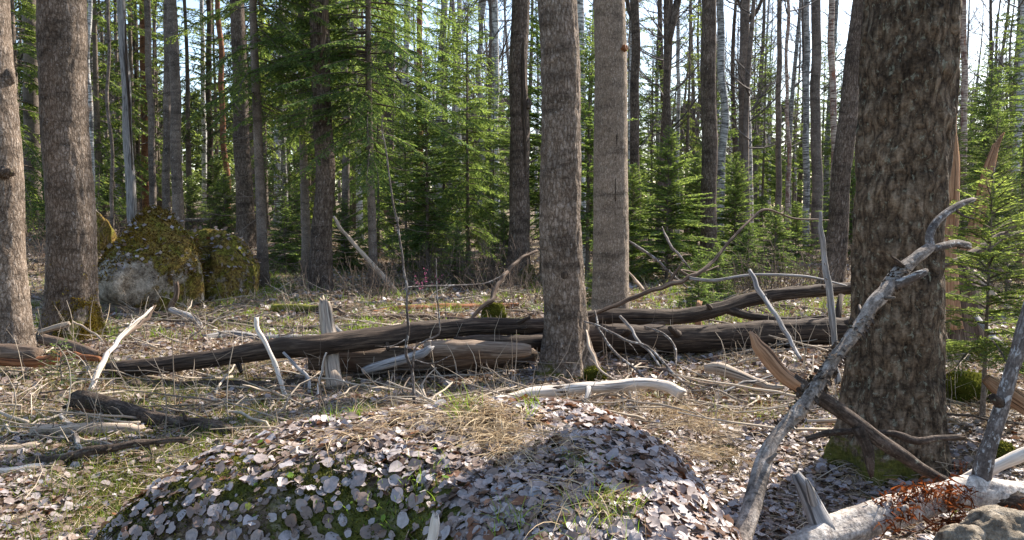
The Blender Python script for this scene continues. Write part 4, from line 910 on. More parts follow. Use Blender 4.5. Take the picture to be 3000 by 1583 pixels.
# right foreground
log('diagonal_branch', 'big bright peeling branch slanting up across the massive trunk, forked at its top', 'branch',
    [(2165, 1640, 59, 2.880), (2177, 1571, 58, 2.970), (2207, 1470, 54, 3.078), (2232, 1372, 50, 3.177), (2262, 1301, 47, 3.240), (2312, 1235, 45, 3.321), (2368, 1168, 45, 3.402), (2412, 1103, 42, 3.474), (2456, 1036, 41, 3.537), (2543, 926, 38, 3.672), (2614, 832, 33, 3.780), (2650, 785, 30, 3.825), (2682, 760, 25, 3.870), (2728, 730, 23, 3.924)],
    B_PEEL, 40, .005, 20, 5, jag=0, wig=.002, knots=7, parts=[
     ('fork', [(2722, 732, 23, 3.924), (2762, 722, 23, 3.978), (2800, 714, 23, 4.050), (2836, 720, 22, 4.104)], B_BRA),
     ('fork', [(2728, 732, 22, 3.924), (2723, 690, 20, 3.960), (2746, 648, 20, 4.005), (2789, 614, 18, 4.050), (2824, 594, 15, 4.095), (2852, 584, 11, 4.140)], B_BRA),
     ('stub', [(2798, 616, 7, 4.050), (2824, 634, 7, 4.050), (2855, 642, 5, 4.050)], B_BRD), ('stub', [(2648, 786, 20, 3.816), (2630, 768, 14, 3.780), (2609, 750, 6, 3.762)], B_BRD),
     ('stub', [(2610, 838, 27, 3.780), (2660, 822, 22, 3.726), (2690, 806, 18, 3.690), (2714, 796, 13, 3.672)], B_BRA)])
log('broken_branch', 'dark broken branch with a pale pointed end, passing under the big diagonal branch', 'branch',
    [(2196, 970, 4, 3.870), (2216, 1000, 26, 3.862), (2245, 1040, 40, 3.850), (2290, 1092, 44, 3.830), (2345, 1132, 40, 3.810)], W_SNG, 18, .006, jag=.05, parts=[
     ('bark_length', [(2318, 1112, 40, 3.822), (2345, 1132, 44, 3.810), (2400, 1164, 42, 3.790), (2506, 1236, 40, 3.770), (2565, 1283, 42, 3.758), (2647, 1336, 38, 3.750), (2706, 1377, 32, 3.750), (2780, 1412, 20, 3.750)], B_BRD),
     ('prong', [(2512, 1250, 30, 3.750), (2541, 1313, 28, 3.734), (2548, 1350, 24, 3.730), (2555, 1398, 8, 3.730)], B_BRD)])
log('dead_branch', 'thin horizontal branch crossing the foot of the massive trunk', 'branch', [(2362, 1288, 18, 4.2), (2430, 1272, 18, 4.15), (2506, 1262, 18, 4.1), (2589, 1271, 17, 4.08), (2677, 1286, 20, 4.06), (2760, 1285, 18, 4.05), (2820, 1280, 14, 4.05)], B_BRD, 12, .003)
log('fallen_branch', 'thick glaring white fallen branch with rusty bark shreds in the bottom right corner', 'branch',
    [(2300, 1640, 96, 2.95), (2400, 1585, 94, 3.0), (2500, 1545, 88, 3.08), (2589, 1512, 84, 3.15), (2706, 1475, 78, 3.25), (2824, 1445, 76, 3.32), (2890, 1440, 74, 3.36), (2960, 1446, 64, 3.4), (3060, 1455, 60, 3.45)],
    B_MOT, 48, .009, 16, 6, wig=.006, knots=4, parts=[
     ('side_limb', [(2872, 1440, 50, 3.36), (2880, 1372, 42, 3.36), (2906, 1283, 36, 3.38), (2936, 1183, 34, 3.42), (2971, 1066, 30, 3.46), (3000, 960, 28, 3.5), (3030, 850, 24, 3.55)], B_BRA),
     ('stub', [(2418, 1560, 62, 3.02), (2390, 1500, 48, 3.05), (2362, 1440, 40, 3.08), (2332, 1388, 16, 3.1)], W_SLV), ('stub', [(2388, 1490, 30, 3.05), (2372, 1435, 20, 3.02), (2362, 1405, 8, 3.0)], W_SLV),
     ('stub', [(2936, 1190, 22, 3.42), (2918, 1172, 16, 3.38), (2906, 1162, 9, 3.36)], B_BRD), ('branch_bark', [(2900, 1452, 66, 3.35), (2965, 1460, 62, 3.37), (3060, 1470, 58, 3.42)], B_BRD)])
log('fallen_branch', 'smooth white branch lying just behind the thick glaring branch', 'branch', [(2735, 1445, 30, 3.75), (2824, 1408, 38, 3.72), (2906, 1372, 40, 3.7), (3050, 1308, 38, 3.66)], W_WHT, 20, .003)
log('splintered_snag', 'tall splintered orange snag hugging the right edge of the massive trunk', 'snag', [(2780, 960, 66, 7.6), (2778, 860, 55, 7.6), (2778, 760, 46, 7.6), (2780, 660, 44, 7.6), (2786, 560, 48, 7.6), (2790, 470, 44, 7.6), (2786, 380, 33, 7.6), (2794, 300, 17, 7.6), (2798, 215, 4, 7.6)], W_SNG, 30, .016, 18, .8, jag=.12)
log('splintered_snag', 'leaning splintered orange snag with a spiky top, behind the feathery near spruce', 'snag', [(2792, 960, 70, 8.2), (2812, 860, 52, 8.2), (2838, 740, 46, 8.2), (2862, 630, 38, 8.2), (2886, 525, 32, 8.2), (2910, 450, 20, 8.2), (2924, 415, 8, 8.2)], W_SNG, 30, .016, 18, .8, jag=.16)
log('broken_stump', 'rotten broken stump at the foot of the splintered snags', 'stump', [(2790, 990, 190, 8.0), (2790, 930, 160, 8.0), (2792, 870, 140, 8.0), (2790, 815, 118, 8.0), (2786, 785, 80, 8.0)], W_BRN, 40, .03, 8, 1.2, jag=.2, topmoss=.3)
log('dead_branch', 'pale forked branch resting over the broken stump, right of the massive trunk', 'branch', [(2740, 790, 14, 6.8), (2800, 764, 18, 6.8), (2860, 738, 22, 6.9), (2915, 706, 26, 7.0), (2955, 690, 20, 7.0), (3060, 700, 16, 7.1)], W_BRN, 14, .005, knots=2, parts=[('side_branch', [(2945, 690, 16, 7.0), (2965, 668, 12, 7.0), (2985, 645, 7, 7.0)], W_BRN)])
log('dead_branch', 'thin brown branch at the right edge, behind the feathery spruce', 'branch', [(2900, 750, 6, 6.6), (2950, 746, 10, 6.6), (3060, 742, 11, 6.6)], W_BRN, 10, .002)
log('rotten_log', 'broken orange log end at the right edge beside the white side limb', 'log', [(2890, 1112, 26, 5.0), (2930, 1140, 46, 4.95), (2980, 1170, 54, 4.9), (3060, 1220, 56, 4.85)], W_SNG, 24, .010, jag=.08)
log('dead_branch', 'silver grey stick lying right of the feathery spruce stem', 'branch', [(2860, 930, 12, 6.4), (2900, 975, 18, 6.2), (2950, 1030, 20, 5.9), (3020, 1090, 18, 5.7)], W_SLV, 14, .004)
log('leaning_pole', 'pale pole leaning right behind the feathery spruce', 'branch', [(2852, 795, 10, 7.2), (2890, 840, 18, 7.1), (2950, 910, 20, 7.0), (3030, 1000, 20, 6.9)], W_PAL, 14, .004)
# left foreground
log('broken_log', 'dark broken branch log with a blunt rusty end, upper one at the lower left', 'log', [(224, 1172, 46, 5.7), (262, 1176, 46, 5.65), (330, 1192, 42, 5.55), (447, 1226, 40, 5.4), (530, 1240, 38, 5.3), (618, 1248, 36, 5.2), (655, 1258, 32, 5.15), (676, 1270, 20, 5.1)], B_BRD, 32, .007, 20, 5, jag=.02, knots=3,
    parts=[('broken_end', [(222, 1190, 24, 5.7), (250, 1196, 34, 5.66), (300, 1200, 22, 5.6)], W_RST), ('prong', [(500, 1245, 28, 5.33), (475, 1268, 26, 5.28), (446, 1288, 20, 5.22)], W_BRN)])
log('dead_branch', 'dark lichened branch lying lower than the broken log at the left', 'branch', [(44, 1362, 12, 4.55), (90, 1354, 18, 4.55), (147, 1344, 20, 4.55), (235, 1331, 24, 4.58), (330, 1314, 22, 4.62), (412, 1298, 20, 4.68), (480, 1290, 18, 4.72), (545, 1288, 16, 4.75)], B_BRD, 18, .004, knots=3)
log('dead_branch', 'pale dappled crooked stick crossing under the lichened branch at the left', 'branch', [(176, 1212, 10, 5.5), (196, 1240, 16, 5.4), (218, 1271, 17, 5.1), (236, 1324, 15, 4.75), (241, 1383, 12, 4.45), (246, 1452, 11, 4.25)], W_SLV, 12, .003, knots=2)
log('birch_branch', 'white birch branch lying at the left edge below the lichened branch', 'branch', [(-40, 1390, 22, None), (40, 1376, 24, None), (100, 1368, 20, None), (140, 1360, 8, None)], W_WHT, 14, .003)
log('dead_branch', 'pale branch lying at the left edge above the lichened branch', 'branch', [(-40, 1325, 26, None), (40, 1315, 30, None), (108, 1306, 26, None)], W_PAL, 14, .004)
log('rotten_log', 'tan rotten log under the dark broken log at the left', 'log', [(95, 1268, 22, None), (200, 1262, 30, None), (300, 1256, 32, None), (420, 1255, 24, None)], W_PAL, 18, .008, topmoss=.3)
log('dead_branch', 'thin pale branch on the grass between the rotten log and the lichened branch', 'branch', [(150, 1262, 8, None), (230, 1290, 14, None), (300, 1300, 15, None), (360, 1320, 10, None)], W_PAL, 10, .003)
log('broken_snag', 'small pale splinter poking up at the bottom edge, left of centre', 'snag', [(1262, 1640, 26, 2.45), (1268, 1575, 24, 2.45), (1272, 1535, 22, 2.45), (1276, 1512, 10, 2.45)], W_WHT, 14, .004, jag=.03)
log('dead_branch', 'thin brown stick standing in the leaves on the right part of the boulder', 'branch', [(1770, 1305, 5, 3.7), (1748, 1370, 12, 3.55), (1726, 1430, 13, 3.4), (1704, 1525, 8, 3.1)], W_BRN, 10, .002)

# thin live sapling before the long log
rt = log('sapling', 'very thin crooked live sapling with few side twigs, standing before the long curved log', 'sapling',
    [(1219, 1205, 11, 5.5), (1214, 1170, 10, 5.5), (1209, 1098, 9.5, 5.5), (1192, 1054, 9, 5.5), (1186, 1024, 8.5, 5.5), (1197, 968, 8, 5.5), (1192, 904, 7.5, 5.5), (1192, 839, 7, 5.5), (1183, 798, 6.5, 5.5), (1177, 740, 6, 5.5), (1158, 620, 5.5, 5.5), (1143, 530, 5, 5.5), (1128, 430, 4, 5.5), (1118, 380, 3, 5.5), (1120, 345, 2, 5.5)], B_BRA, 8, .0008, wig=.003,
    parts=[('twig', [(1209, 1078, 6, 5.5), (1215, 1024, 6, 5.48), (1245, 1000, 5.5, 5.46), (1280, 984, 5, 5.45), (1289, 966, 4.5, 5.45), (1284, 900, 4, 5.45), (1280, 854, 3.5, 5.45), (1278, 760, 2.5, 5.45)], B_BRA),
     ('twig', [(1190, 994, 4, 5.5), (1147, 1015, 3.5, 5.45), (1100, 1014, 2, 5.4)], B_BRA), ('twig', [(1192, 842, 4.5, 5.5), (1265, 838, 4, 5.6), (1339, 836, 3.5, 5.7), (1421, 830, 3, 5.8), (1480, 803, 2, 5.9)], B_BRA),
     ('twig', [(1213, 1054, 4, 5.5), (1265, 1066, 3, 5.45), (1321, 1042, 2, 5.4)], B_BRA)])

# ------------------------------------------------------------------ boulders
def rock_mat(name):
    m = M(name); g = m.n('ShaderNodeNewGeometry'); pos = g.outputs['Position']; bk = m.attr('bk', True)
    n1 = m.noise(bk, 5, 6, .65); fi = m.noise(bk, 40, 4, .7)
    col = m.ramp(n1, [(.35, (.09, .068, .048)), (.5, (.26, .215, .16)), (.68, (.46, .40, .32))])
    col = m.mix(.5, col, m.mix(1., col, m.ramp(fi, [(.3, .45), (.7, 1.6)]), 'MULTIPLY'))
    mo = m.attr('moss'); f = m.ramp(m.math('ADD', mo, m.math('SUBTRACT', m.noise(bk, 4.5, 6, .7), .5)), [(.47, 0.), (.54, 1.)])
    mc = m.ramp(m.noise(bk, 24, 5, .75), [(.32, (.03, .02, .01)), (.44, (.10, .062, .02)), (.56, (.23, .15, .04)), (.70, (.38, .31, .08))])
    gcol = m.ramp(m.noise(bk, 3.2, 4, .7), [(.45, 0.), (.6, 1.)]); mc = m.mix(gcol, mc, m.mix(1., mc, (.75, 1.05, .7), 'MULTIPLY'))
    col = m.mix(f, col, mc)
    return m.bsdf(col, .95, m.bump(m.math('ADD', fi, m.math('MULTIPLY', f, .5)), .9, .03), .1)
M_ROCK = rock_mat('mossy_rock')
def boulder(name, label, uC, Yc, prof, thick, hb, mossf, seed=0, bulge=None):
    """surface of revolution-like rock: prof = list of (u, v) silhouette top points at distance Yc"""
    xs = np.array([P(u, v, Yc)[0] for u, v in prof]); zs = np.array([P(u, v, Yc)[2] for u, v in prof])
    x = np.linspace(xs[0], xs[-1], 110); top = np.interp(x, xs, zs)
    ph = np.linspace(0, PI, 70)
    X, PH = np.meshgrid(x, ph, indexing='ij'); TP = np.broadcast_to(top[:, None], X.shape)
    e = np.sqrt(np.clip(1 - ((X - xs.mean()) / (np.ptp(xs) / 2 * 1.02)) ** 2, 0, 1))
    Y = Yc - np.cos(PH) * thick * (.25 + .75 * e); base = hg(X, Y) - .25
    Z = base + (TP - base) * np.sin(PH) ** hb
    q = np.stack([X, Y, Z], -1); nz = fbm(q * 1.3 + seed, 3, seed); n4 = fbm(q * 4.5 + seed, 4, seed + 5)
    nrmv = np.stack([np.zeros_like(X), -np.cos(PH), np.sin(PH)], -1)
    rdg = 1 - np.abs(fbm(q * np.array((1.6, 1.6, .8)) + seed * 2, 3, seed + 11)) * 3
    q = q + nrmv * (.26 * nz + .12 * n4 + .15 * rdg + .03 * fbm(q * 13, 2, seed))[..., None] * (np.sin(PH) > .02)[..., None]
    q[..., 0] += .08 * vnoise(q * 2.1, seed + 9)
    cc = np.array((xs.mean(), Yc, (zs.max()) * .35 + .3)); rf = np.random.default_rng(seed + 3)
    for _ in range(16 if bulge else 5):
        nn = nrm(rf.normal(0, 1, 3) * (1, .9, .35) + (0, -.5, .1)); dd = (q - cc) @ nn; lim = np.quantile(dd, .93) * rf.uniform(.72, .95)
        q = q - nn * (np.maximum(0, dd - lim) * .8)[..., None]
    if bulge: q[..., 1] -= (PH < PI / 2) * .45 * np.exp(-(np.maximum(np.abs(q[..., 0] - bulge[0]) - .12, 0) / bulge[2]) ** 2 * 2 - (np.maximum(np.abs(q[..., 2] - bulge[1]) - .1, 0) / .22) ** 2)
    idx = np.arange(X.size).reshape(X.shape)
    Q = np.stack([idx[:-1, :-1], idx[1:, :-1], idx[1:, 1:], idx[:-1, 1:]], -1).reshape(-1, 4)
    c = np.array((xs.mean(), Yc, float(hg(xs.mean(), Yc))))
    mb = MB(); mb.add(q.reshape(-1, 3), Q, None, q.reshape(-1, 3), mossf(q, nz).reshape(-1))
    return tag(mb.build(name, M_ROCK, origin=c), label, 'boulder')
b1 = boulder('boulder', 'tall pointed boulder with orange and yellow moss, bare grey face low in front', 440, 12.1,
        [(262, 940), (275, 840), (285, 760), (300, 725), (322, 690), (345, 650), (362, 622), (380, 612), (420, 610), (455, 625), (490, 655), (520, 690), (545, 730), (570, 770), (600, 815), (625, 850), (642, 880), (655, 950)], 1.05, .85,
        lambda q, nz: .70 + .12 * ss((q[..., 2] - .5) / .9) - .75 * np.exp(-((q[..., 0] + 5.6) / .5) ** 2 - ((q[..., 2] - .40) / .36) ** 2) - .16 * ss((q[..., 0] + 5.3) / .8), 3, bulge=(-5.65, .38, .38))
b2 = boulder('boulder', 'low rounded boulder with green moss and scattered leaves, right of the tall pointed one', 650, 13.6,
        [(520, 900), (530, 760), (545, 718), (570, 704), (620, 700), (670, 694), (700, 702), (725, 725), (745, 755), (755, 790), (760, 830), (765, 900)], .7, .6,
        lambda q, nz: .62 + 0 * q[..., 0], 5)
b3 = boulder('boulder', 'small pale boulder half hidden behind the tall pointed one and the second trunk', 290, 17.5,
        [(262, 740), (268, 660), (276, 628), (288, 640), (300, 652), (312, 680), (322, 740)], .5, .6, lambda q, nz: .35 + .4 * (q[..., 0] > -8.95), 8)
def stone(label, u, v, Y, rx, rz, sd):
    c = P(u, v, Y); V, T = blob((0, 0, 0), 1, sd, .35, 5, (rx, rx * .8, rz)); 
    V = V + .02 * rx * fbm(V * 18, 3, sd)[:, None] * nrm(V)
    mb = MB(); mb.add(V + c, None, T, V * 1.5, -.2); return tag(mb.build('stone', M_ROCK, origin=c), label, 'stone')
stone('bare grey stone in the bottom right corner, larger one with a cleft beside it', 2950, 1590, 2.75, .145, .115, 5)
stone('bare brown grey stone at the bottom edge, left of the larger corner stone', 2822, 1612, 2.7, .09, .085, 9)
# moss lumps
def mossy_lump(label, u, v, Y, rx, rz, sd, name='moss_hummock', cat='moss'):
    c = P(u, v, Y); V, T = blob((0, 0, 0), 1, sd, .4, 4, (rx, rx * .7, rz)); mb = MB(); mb.add(V + c, None, T, V, .9)
    rg = np.random.default_rng(sd); k = 1500; i = rg.integers(0, len(V), k); n_ = nrm(V[i])
    blades(mb, V[i] + c, nrm(n_ + rg.normal(0, .5, (k, 3)) + (0, 0, .3)), .012 + rx * .05, .006 + rx * .02, rg)
    return tag(mb.build(name, M_MOSS, origin=c), label, cat)
mossy_lump('mossy stump hummock beyond the long log, left of the ridged trunk', 1448, 925, 10.3, .16, .17, 4, 'mossy_stump', 'stump')
mossy_lump('green moss hummock at the foot of the feathery near spruce', 2822, 1140, 6.1, .26, .12, 6)
mossy_lump('yellow moss cushion against the right foot of the ridged trunk', 1742, 1100, 7.2, .10, .07, 7)
mossy_lump('bright yellow moss cushion at the foot of the cracked trunk', 1552, 808, 15.1, .11, .2, 8)
mossy_lump('green moss cushion in the bottom right, before the side limb', 2925, 1325, 4.3, .08, .05, 9)

# ------------------------------------------------------------------ litter, grass, moss and other ground cover
def snormal(x, y):
    e = .03; return nrm(np.stack([surf(x - e, y) - surf(x + e, y), surf(x, y - e) - surf(x, y + e), np.full_like(x, 2 * e)], -1))
def scatter(rng, n, y0, y1, pw=1.0, wide=.80, off=1.1):
    y = y0 + (y1 - y0) * rng.random(n) ** pw; x = (rng.random(n) * 2 - 1) * (wide * y + off); return x, y
def leaves(mb, x, y, size, k, rng, lift=.012, tilt=.38, rn=None, cup=.25):
    n = len(x); z = surf(x, y) + rng.random(n) * lift + .002; N = nrm(snormal(x, y) + rng.normal(0, tilt, (n, 3)) * np.array((1, 1, .3)))
    a = nrm(np.cross(N, rng.normal(0, 1, (n, 3)))); b = np.cross(N, a); s = size * rng.uniform(.4, 1.35, n)
    th = np.linspace(0, 2 * PI, k, endpoint=False); rr = 1 + rng.normal(0, .055, (n, k)); rr[:, 0] *= 1.15
    asp = rng.uniform(.7, 1., n)
    c = np.stack([x, y, z], -1) + N * (s * .1)[:, None]
    fold = (rng.random(n) < .35) * rng.uniform(.1, .9, n); torn = rng.random(n) < .25; rr = rr * np.where(torn[:, None] & (rng.random((n, k)) < .25), rng.uniform(.3, .8, (n, 1)), 1)
    ring = c[:, None] + a[:, None] * (np.cos(th) * rr * s[:, None] / 2)[..., None] + b[:, None] * (np.sin(th) * rr * (s * asp)[:, None] / 2)[..., None] + N[:, None] * ((rng.normal(0, .10, (n, k)) + cup * rng.normal(0, .5, (n, 1)) + fold[:, None] * np.abs(np.sin(th))[None] * .5) * s[:, None] / 2)[..., None]
    V = np.concatenate([c[:, None], ring], 1); idx = np.arange(n)[:, None] * (k + 1)
    j = np.arange(k); T = np.stack([np.broadcast_to(idx, (n, k)), idx + 1 + j[None], idx + 1 + (j[None] + 1) % k], -1).reshape(-1, 3)
    r = rng.random(n) if rn is None else rn
    mb.add(V.reshape(-1, 3), None, T, None, None, np.repeat(r, k + 1))
def strips(mb, B, D, L, W, bend, rng, segs=3, rn=None):
    n = len(B); t = np.linspace(0, 1, segs + 1); s = nrm(np.cross(D, rng.normal(0, 1, (n, 3)))); L = np.broadcast_to(L, (n,)); W = np.broadcast_to(W, (n,))
    c = B[:, None] + D[:, None] * (t[None] * L[:, None])[..., None] + bend[:, None] * (t[None] ** 2 * L[:, None])[..., None]
    w_ = (1 - t) ** .6 * .5; w_[-1] = .04
    V = np.stack([c - s[:, None] * (w_[None] * W[:, None])[..., None], c + s[:, None] * (w_[None] * W[:, None])[..., None]], 2)
    idx = np.arange(n * (segs + 1) * 2).reshape(n, segs + 1, 2)
    Q = np.stack([idx[:, :-1, 0], idx[:, :-1, 1], idx[:, 1:, 1], idx[:, 1:, 0]], -1).reshape(-1, 4)
    r = rng.random(n) if rn is None else np.broadcast_to(rn, (n,)); mb.add(V.reshape(-1, 3), Q, None, None, None, np.repeat(r, (segs + 1) * 2))
rg = np.random.default_rng(900)
# where things lie: near rows in photograph coordinates drive how much is leaves, moss or grass
def uv(x, y): return project(np.stack([x, y, surf(x, y)], -1))
def gauss(u, v, cu, cv, su, sv): return np.exp(-((u - cu) / su) ** 2 - ((v - cv) / sv) ** 2)
def mossmask(x, y):
    u, v = uv(x, y)
    m = .9 * gauss(u, v, 400, 1460, 190, 190) + 1.1 * gauss(u, v, 930, 1510, 330, 130) + .8 * gauss(u, v, 2120, 1260, 60, 130) + .5 * gauss(u, v, 700, 1330, 200, 50) + .6 * gauss(u, v, 850, 1420, 140, 30) + .5 * gauss(u, v, 1020, 1360, 90, 30)
    return m
def onmound(x, y): return hm(x, y) > hg(x, y)
mb = MB()
x, y = scatter(rg, 95000, 1.9, 6.2, 1.25, .74, .8)
mk = mossmask(x, y) + .45 * n2(x, y, 3.1, 3, 31); keep = rg.random(len(x)) > np.clip(mk * 1.4, 0, .72)
u, v = uv(x, y); keep &= ~((u < 900) & (v < 1330 + 0 * u) & (v > 1060) & ~onmound(x, y) & (rg.random(len(x)) < .25)); keep &= (rg.random(len(x)) < np.where(onmound(x, y), 1., .55))
x, y = x[keep], y[keep]
leaves(mb, x, y, np.where(rg.random(len(x)) < .65, .046, .028), 12, rg, .022, .30, np.clip(.50 + .08 * ss((x + .6) / .8) + .22 * rg.normal(size=len(x)) + .06 * onmound(x, y) + (rg.random(len(x)) < .012) * 1., 0, 1))
x, y = scatter(rg, 46000, 6.0, 11, 1.1); k_ = rg.random(len(x)) > np.clip(.5 * n2(x, y, 1.4, 3, 33) + .3, 0, 1); x, y = x[k_], y[k_]
leaves(mb, x, y, .058, 6, rg, .03, .45, np.clip(.44 + .22 * rg.normal(size=len(x)), 0, .94))
x, y = scatter(rg, 52000, 10.5, 24, 1.2); k_ = rg.random(len(x)) > np.clip(.8 * n2(x, y, .9, 3, 34) + .42, 0, 1); x, y = x[k_], y[k_]
leaves(mb, x, y, .075, 5, rg, .04, .5, np.clip(.52 + .22 * rg.normal(size=len(x)), 0, .96))
tag(mb.build('leaf_litter', M_LEAF, smooth=True), kind='stuff')
# leaves caught on the low boulder behind
mb = MB(); V = np.array([v_.co[:] for v_ in b2.data.vertices]) + np.array(b2.location); i = rg.integers(0, len(V), 900); V = V[i]; V = V[V[:, 1] < 13.7]
B = V + rg.normal(0, .03, V.shape); blades(mb, B, nrm(rg.normal(0, 1, B.shape) * (1, 1, .4)), .09, .07, rg, np.clip(.6 + .2 * rg.normal(size=len(B)), 0, 1), rand=.4)
lf = mb.build('caught_leaves', M_LEAF, b2, origin=tuple(b2.location))

V = np.array([v_.co[:] for v_ in b1.data.vertices]) + np.array(b1.location); N_ = np.array([v_.normal[:] for v_ in b1.data.vertices])
k_ = (V[:, 1] < 12.6) & (V[:, 2] > .45) & (fbm(V * 1.6, 3, 77) > -.12); V, N_ = V[k_], N_[k_]; i = rg.integers(0, len(V), 4500); mb = MB()
N_ = N_ * np.sign((N_ * (V - np.array((-5.4, 12.3, .3)))).sum(-1, keepdims=True))
B = V[i] + rg.normal(0, .02, (4500, 3)); blades(mb, B - N_[i] * .01, nrm(N_[i] + rg.normal(0, .6, B.shape)), .05, .02, rg, np.clip(.35 + .4 * fbm(B * 3, 2, 9) + .2 * rg.normal(size=4500), 0, 1))
mb.build('moss_cover', M_OMOSS, b1, origin=tuple(b1.location), smooth=False)
mb = MB(); i = rg.integers(0, len(V), 220); blades(mb, V[i] + N_[i] * .03, nrm(rg.normal(0, 1, (220, 3)) * (1, 1, .4)), .08, .06, rg, np.clip(.6 + .2 * rg.normal(size=220), 0, .95)); mb.build('caught_leaves', M_LEAF, b1, origin=tuple(b1.location))
# moss carpets
mb = MB()
x, y = scatter(rg, 330000, 1.9, 5.0, 1.0, .7, .4); mk = mossmask(x, y) + .5 * n2(x, y, 3.1, 3, 31) - .1; k_ = (mk > .36) & (rg.random(len(x)) < mk); x, y = x[k_], y[k_]
B = np.stack([x, y, surf(x, y) + .012 * (1 + n2(x, y, 12, 2, 44)) - .008], -1)
blades(mb, B, nrm(snormal(x, y) + rg.normal(0, .7, B.shape)), .016, .0055, rg, np.clip(.35 + .5 * n2(x, y, 9, 2, 45) + .2 * rg.normal(size=len(x)), 0, 1))
x, y = scatter(rg, 150000, 5, 18, 1.0); mk = n2(x, y, 1.3, 3, 46); k_ = mk > .2; x, y = x[k_], y[k_]
B = np.stack([x, y, surf(x, y)], -1); blades(mb, B, nrm(rg.normal(0, .5, B.shape) + (0, 0, .8)), .03, .014, rg, np.clip(.85 + .2 * rg.normal(size=len(x)), 0, 1))
tag(mb.build('moss_carpet', M_MOSS, smooth=False), kind='stuff')

# dry straw, short green shoots, grass tufts
mb = MB()
def straw(n, y0, y1, L, W, thr, seed, flat=.35, pw=1.1):
    x, y = scatter(rg, n, y0, y1, pw); k_ = n2(x, y, 1.7, 2, seed) + .4 * rg.normal(size=n) > thr; k_ &= ~(onmound(x, y) & (rg.random(n) < .6)); x, y = x[k_], y[k_]; m_ = len(x)
    D = nrm(np.stack([rg.normal(0, 1, m_), rg.normal(0, 1, m_), np.abs(rg.normal(0, flat, m_))], -1)); be = np.stack([rg.normal(0, .25, m_), rg.normal(0, .25, m_), -.3 * rg.random(m_)], -1)
    strips(mb, np.stack([x, y, surf(x, y) + .02 * rg.random(m_)], -1), D, L * rg.uniform(.4, 1.3, m_), W, be, rg)
straw(26000, 3.2, 6.5, .15, .003, -.2, 51, .25); straw(76000, 5.5, 11, .18, .0046, -.2, 52, .3); straw(60000, 10, 24, .24, .009, 0., 53, .4)
# dead tussocks draping over the boulder
for (cu, cv, n_, L_) in tuple((a_ + rg.normal(0, 25), b_ + rg.normal(0, 18), n2_, l_) for a_, b_, n2_, l_ in ((1420, 1240, 90, .24), (1520, 1290, 100, .22), (2000, 1240, 120, .26), (2060, 1330, 120, .24))) + ((1420, 1235, 260, .22), (1480, 1300, 240, .2), (1610, 1330, 60, .18), (1980, 1215, 160, .26), (2060, 1260, 120, .22), (1150, 1245, 110, .2), (900, 1240, 80, .18), (1250, 1260, 80, .2), (2020, 1330, 80, .2), (1700, 1480, 90, .2), (2490, 1400, 120, .2), (760, 1250, 140, .16), (1900, 1190, 160, .2), (280, 1230, 120, .18), (1000, 1300, 100, .2)):
    g = Gp(cu, cv); x = g[0] + rg.normal(0, .09, n_); y = g[1] + rg.normal(0, .09, n_); a = rg.normal(-1.6, .9, n_)
    D = nrm(np.stack([np.cos(a), np.sin(a), rg.uniform(.15, .8, n_)], -1)); strips(mb, np.stack([x, y, surf(x, y) + .03], -1), D, L_ * rg.uniform(.5, 1.3, n_), .0034, np.stack([rg.normal(0, .2, n_), rg.normal(0, .2, n_), -.85 * rg.random(n_) - .2], -1), rg, 5)
tag(mb.build('dry_grass', M_STRAW), kind='stuff')
mb = MB()
def tuft(cu, cv, n_, L_, W_, sp, Y=None):
    g = Gp(cu, cv); x = g[0] + rg.normal(0, sp, n_); y = g[1] + rg.normal(0, sp, n_)
    D = nrm(np.stack([rg.normal(0, .35, n_), rg.normal(0, .35, n_), np.ones(n_)], -1)); strips(mb, np.stack([x, y, surf(x, y)], -1), D, L_ * rg.uniform(.4, 1.15, n_), W_, np.stack([rg.normal(0, .3, n_), rg.normal(0, .3, n_), -.2 * rg.random(n_)], -1), rg, 4)
for cu, cv, n_, L_, sp in ((1060, 1215, 70, .12, .06), (1010, 1240, 40, .1, .05), (1370, 1230, 70, .13, .05), (1350, 1200, 40, .12, .04), (1440, 1185, 40, .1, .05), (1620, 1180, 50, .09, .06), (1560, 1200, 30, .1, .03), (1545, 1235, 14, .12, .012), (1930, 1175, 60, .1, .06), (1690, 1360, 50, .07, .035), (1690, 1375, 30, .07, .03), (1780, 1530, 80, .12, .05), (1700, 1570, 50, .1, .06), (1800, 1490, 40, .1, .04),
                            (1500, 1560, 50, .1, .05), (1240, 1390, 60, .07, .05), (740, 1230, 60, .09, .08), (960, 1225, 60, .1, .07), (2230, 1230, 50, .08, .08), (2750, 1180, 60, .12, .06), (2700, 1200, 40, .1, .05), (830, 1250, 40, .1, .06), (20, 1000, 60, .2, .06), (250, 1215, 30, .12, .04), (1180, 1450, 50, .06, .05), (1130, 1500, 60, .05, .08), (2790, 1500, 60, .07, .05)):
    tuft(cu, cv, n_, L_, .004, sp)
for i in range(480):
    v_ = rg.uniform(790, 1010); tuft(rg.uniform(-50, 3050), v_, int(rg.integers(15, 60)), rg.uniform(.1, .2), .009, rg.uniform(.06, .2))
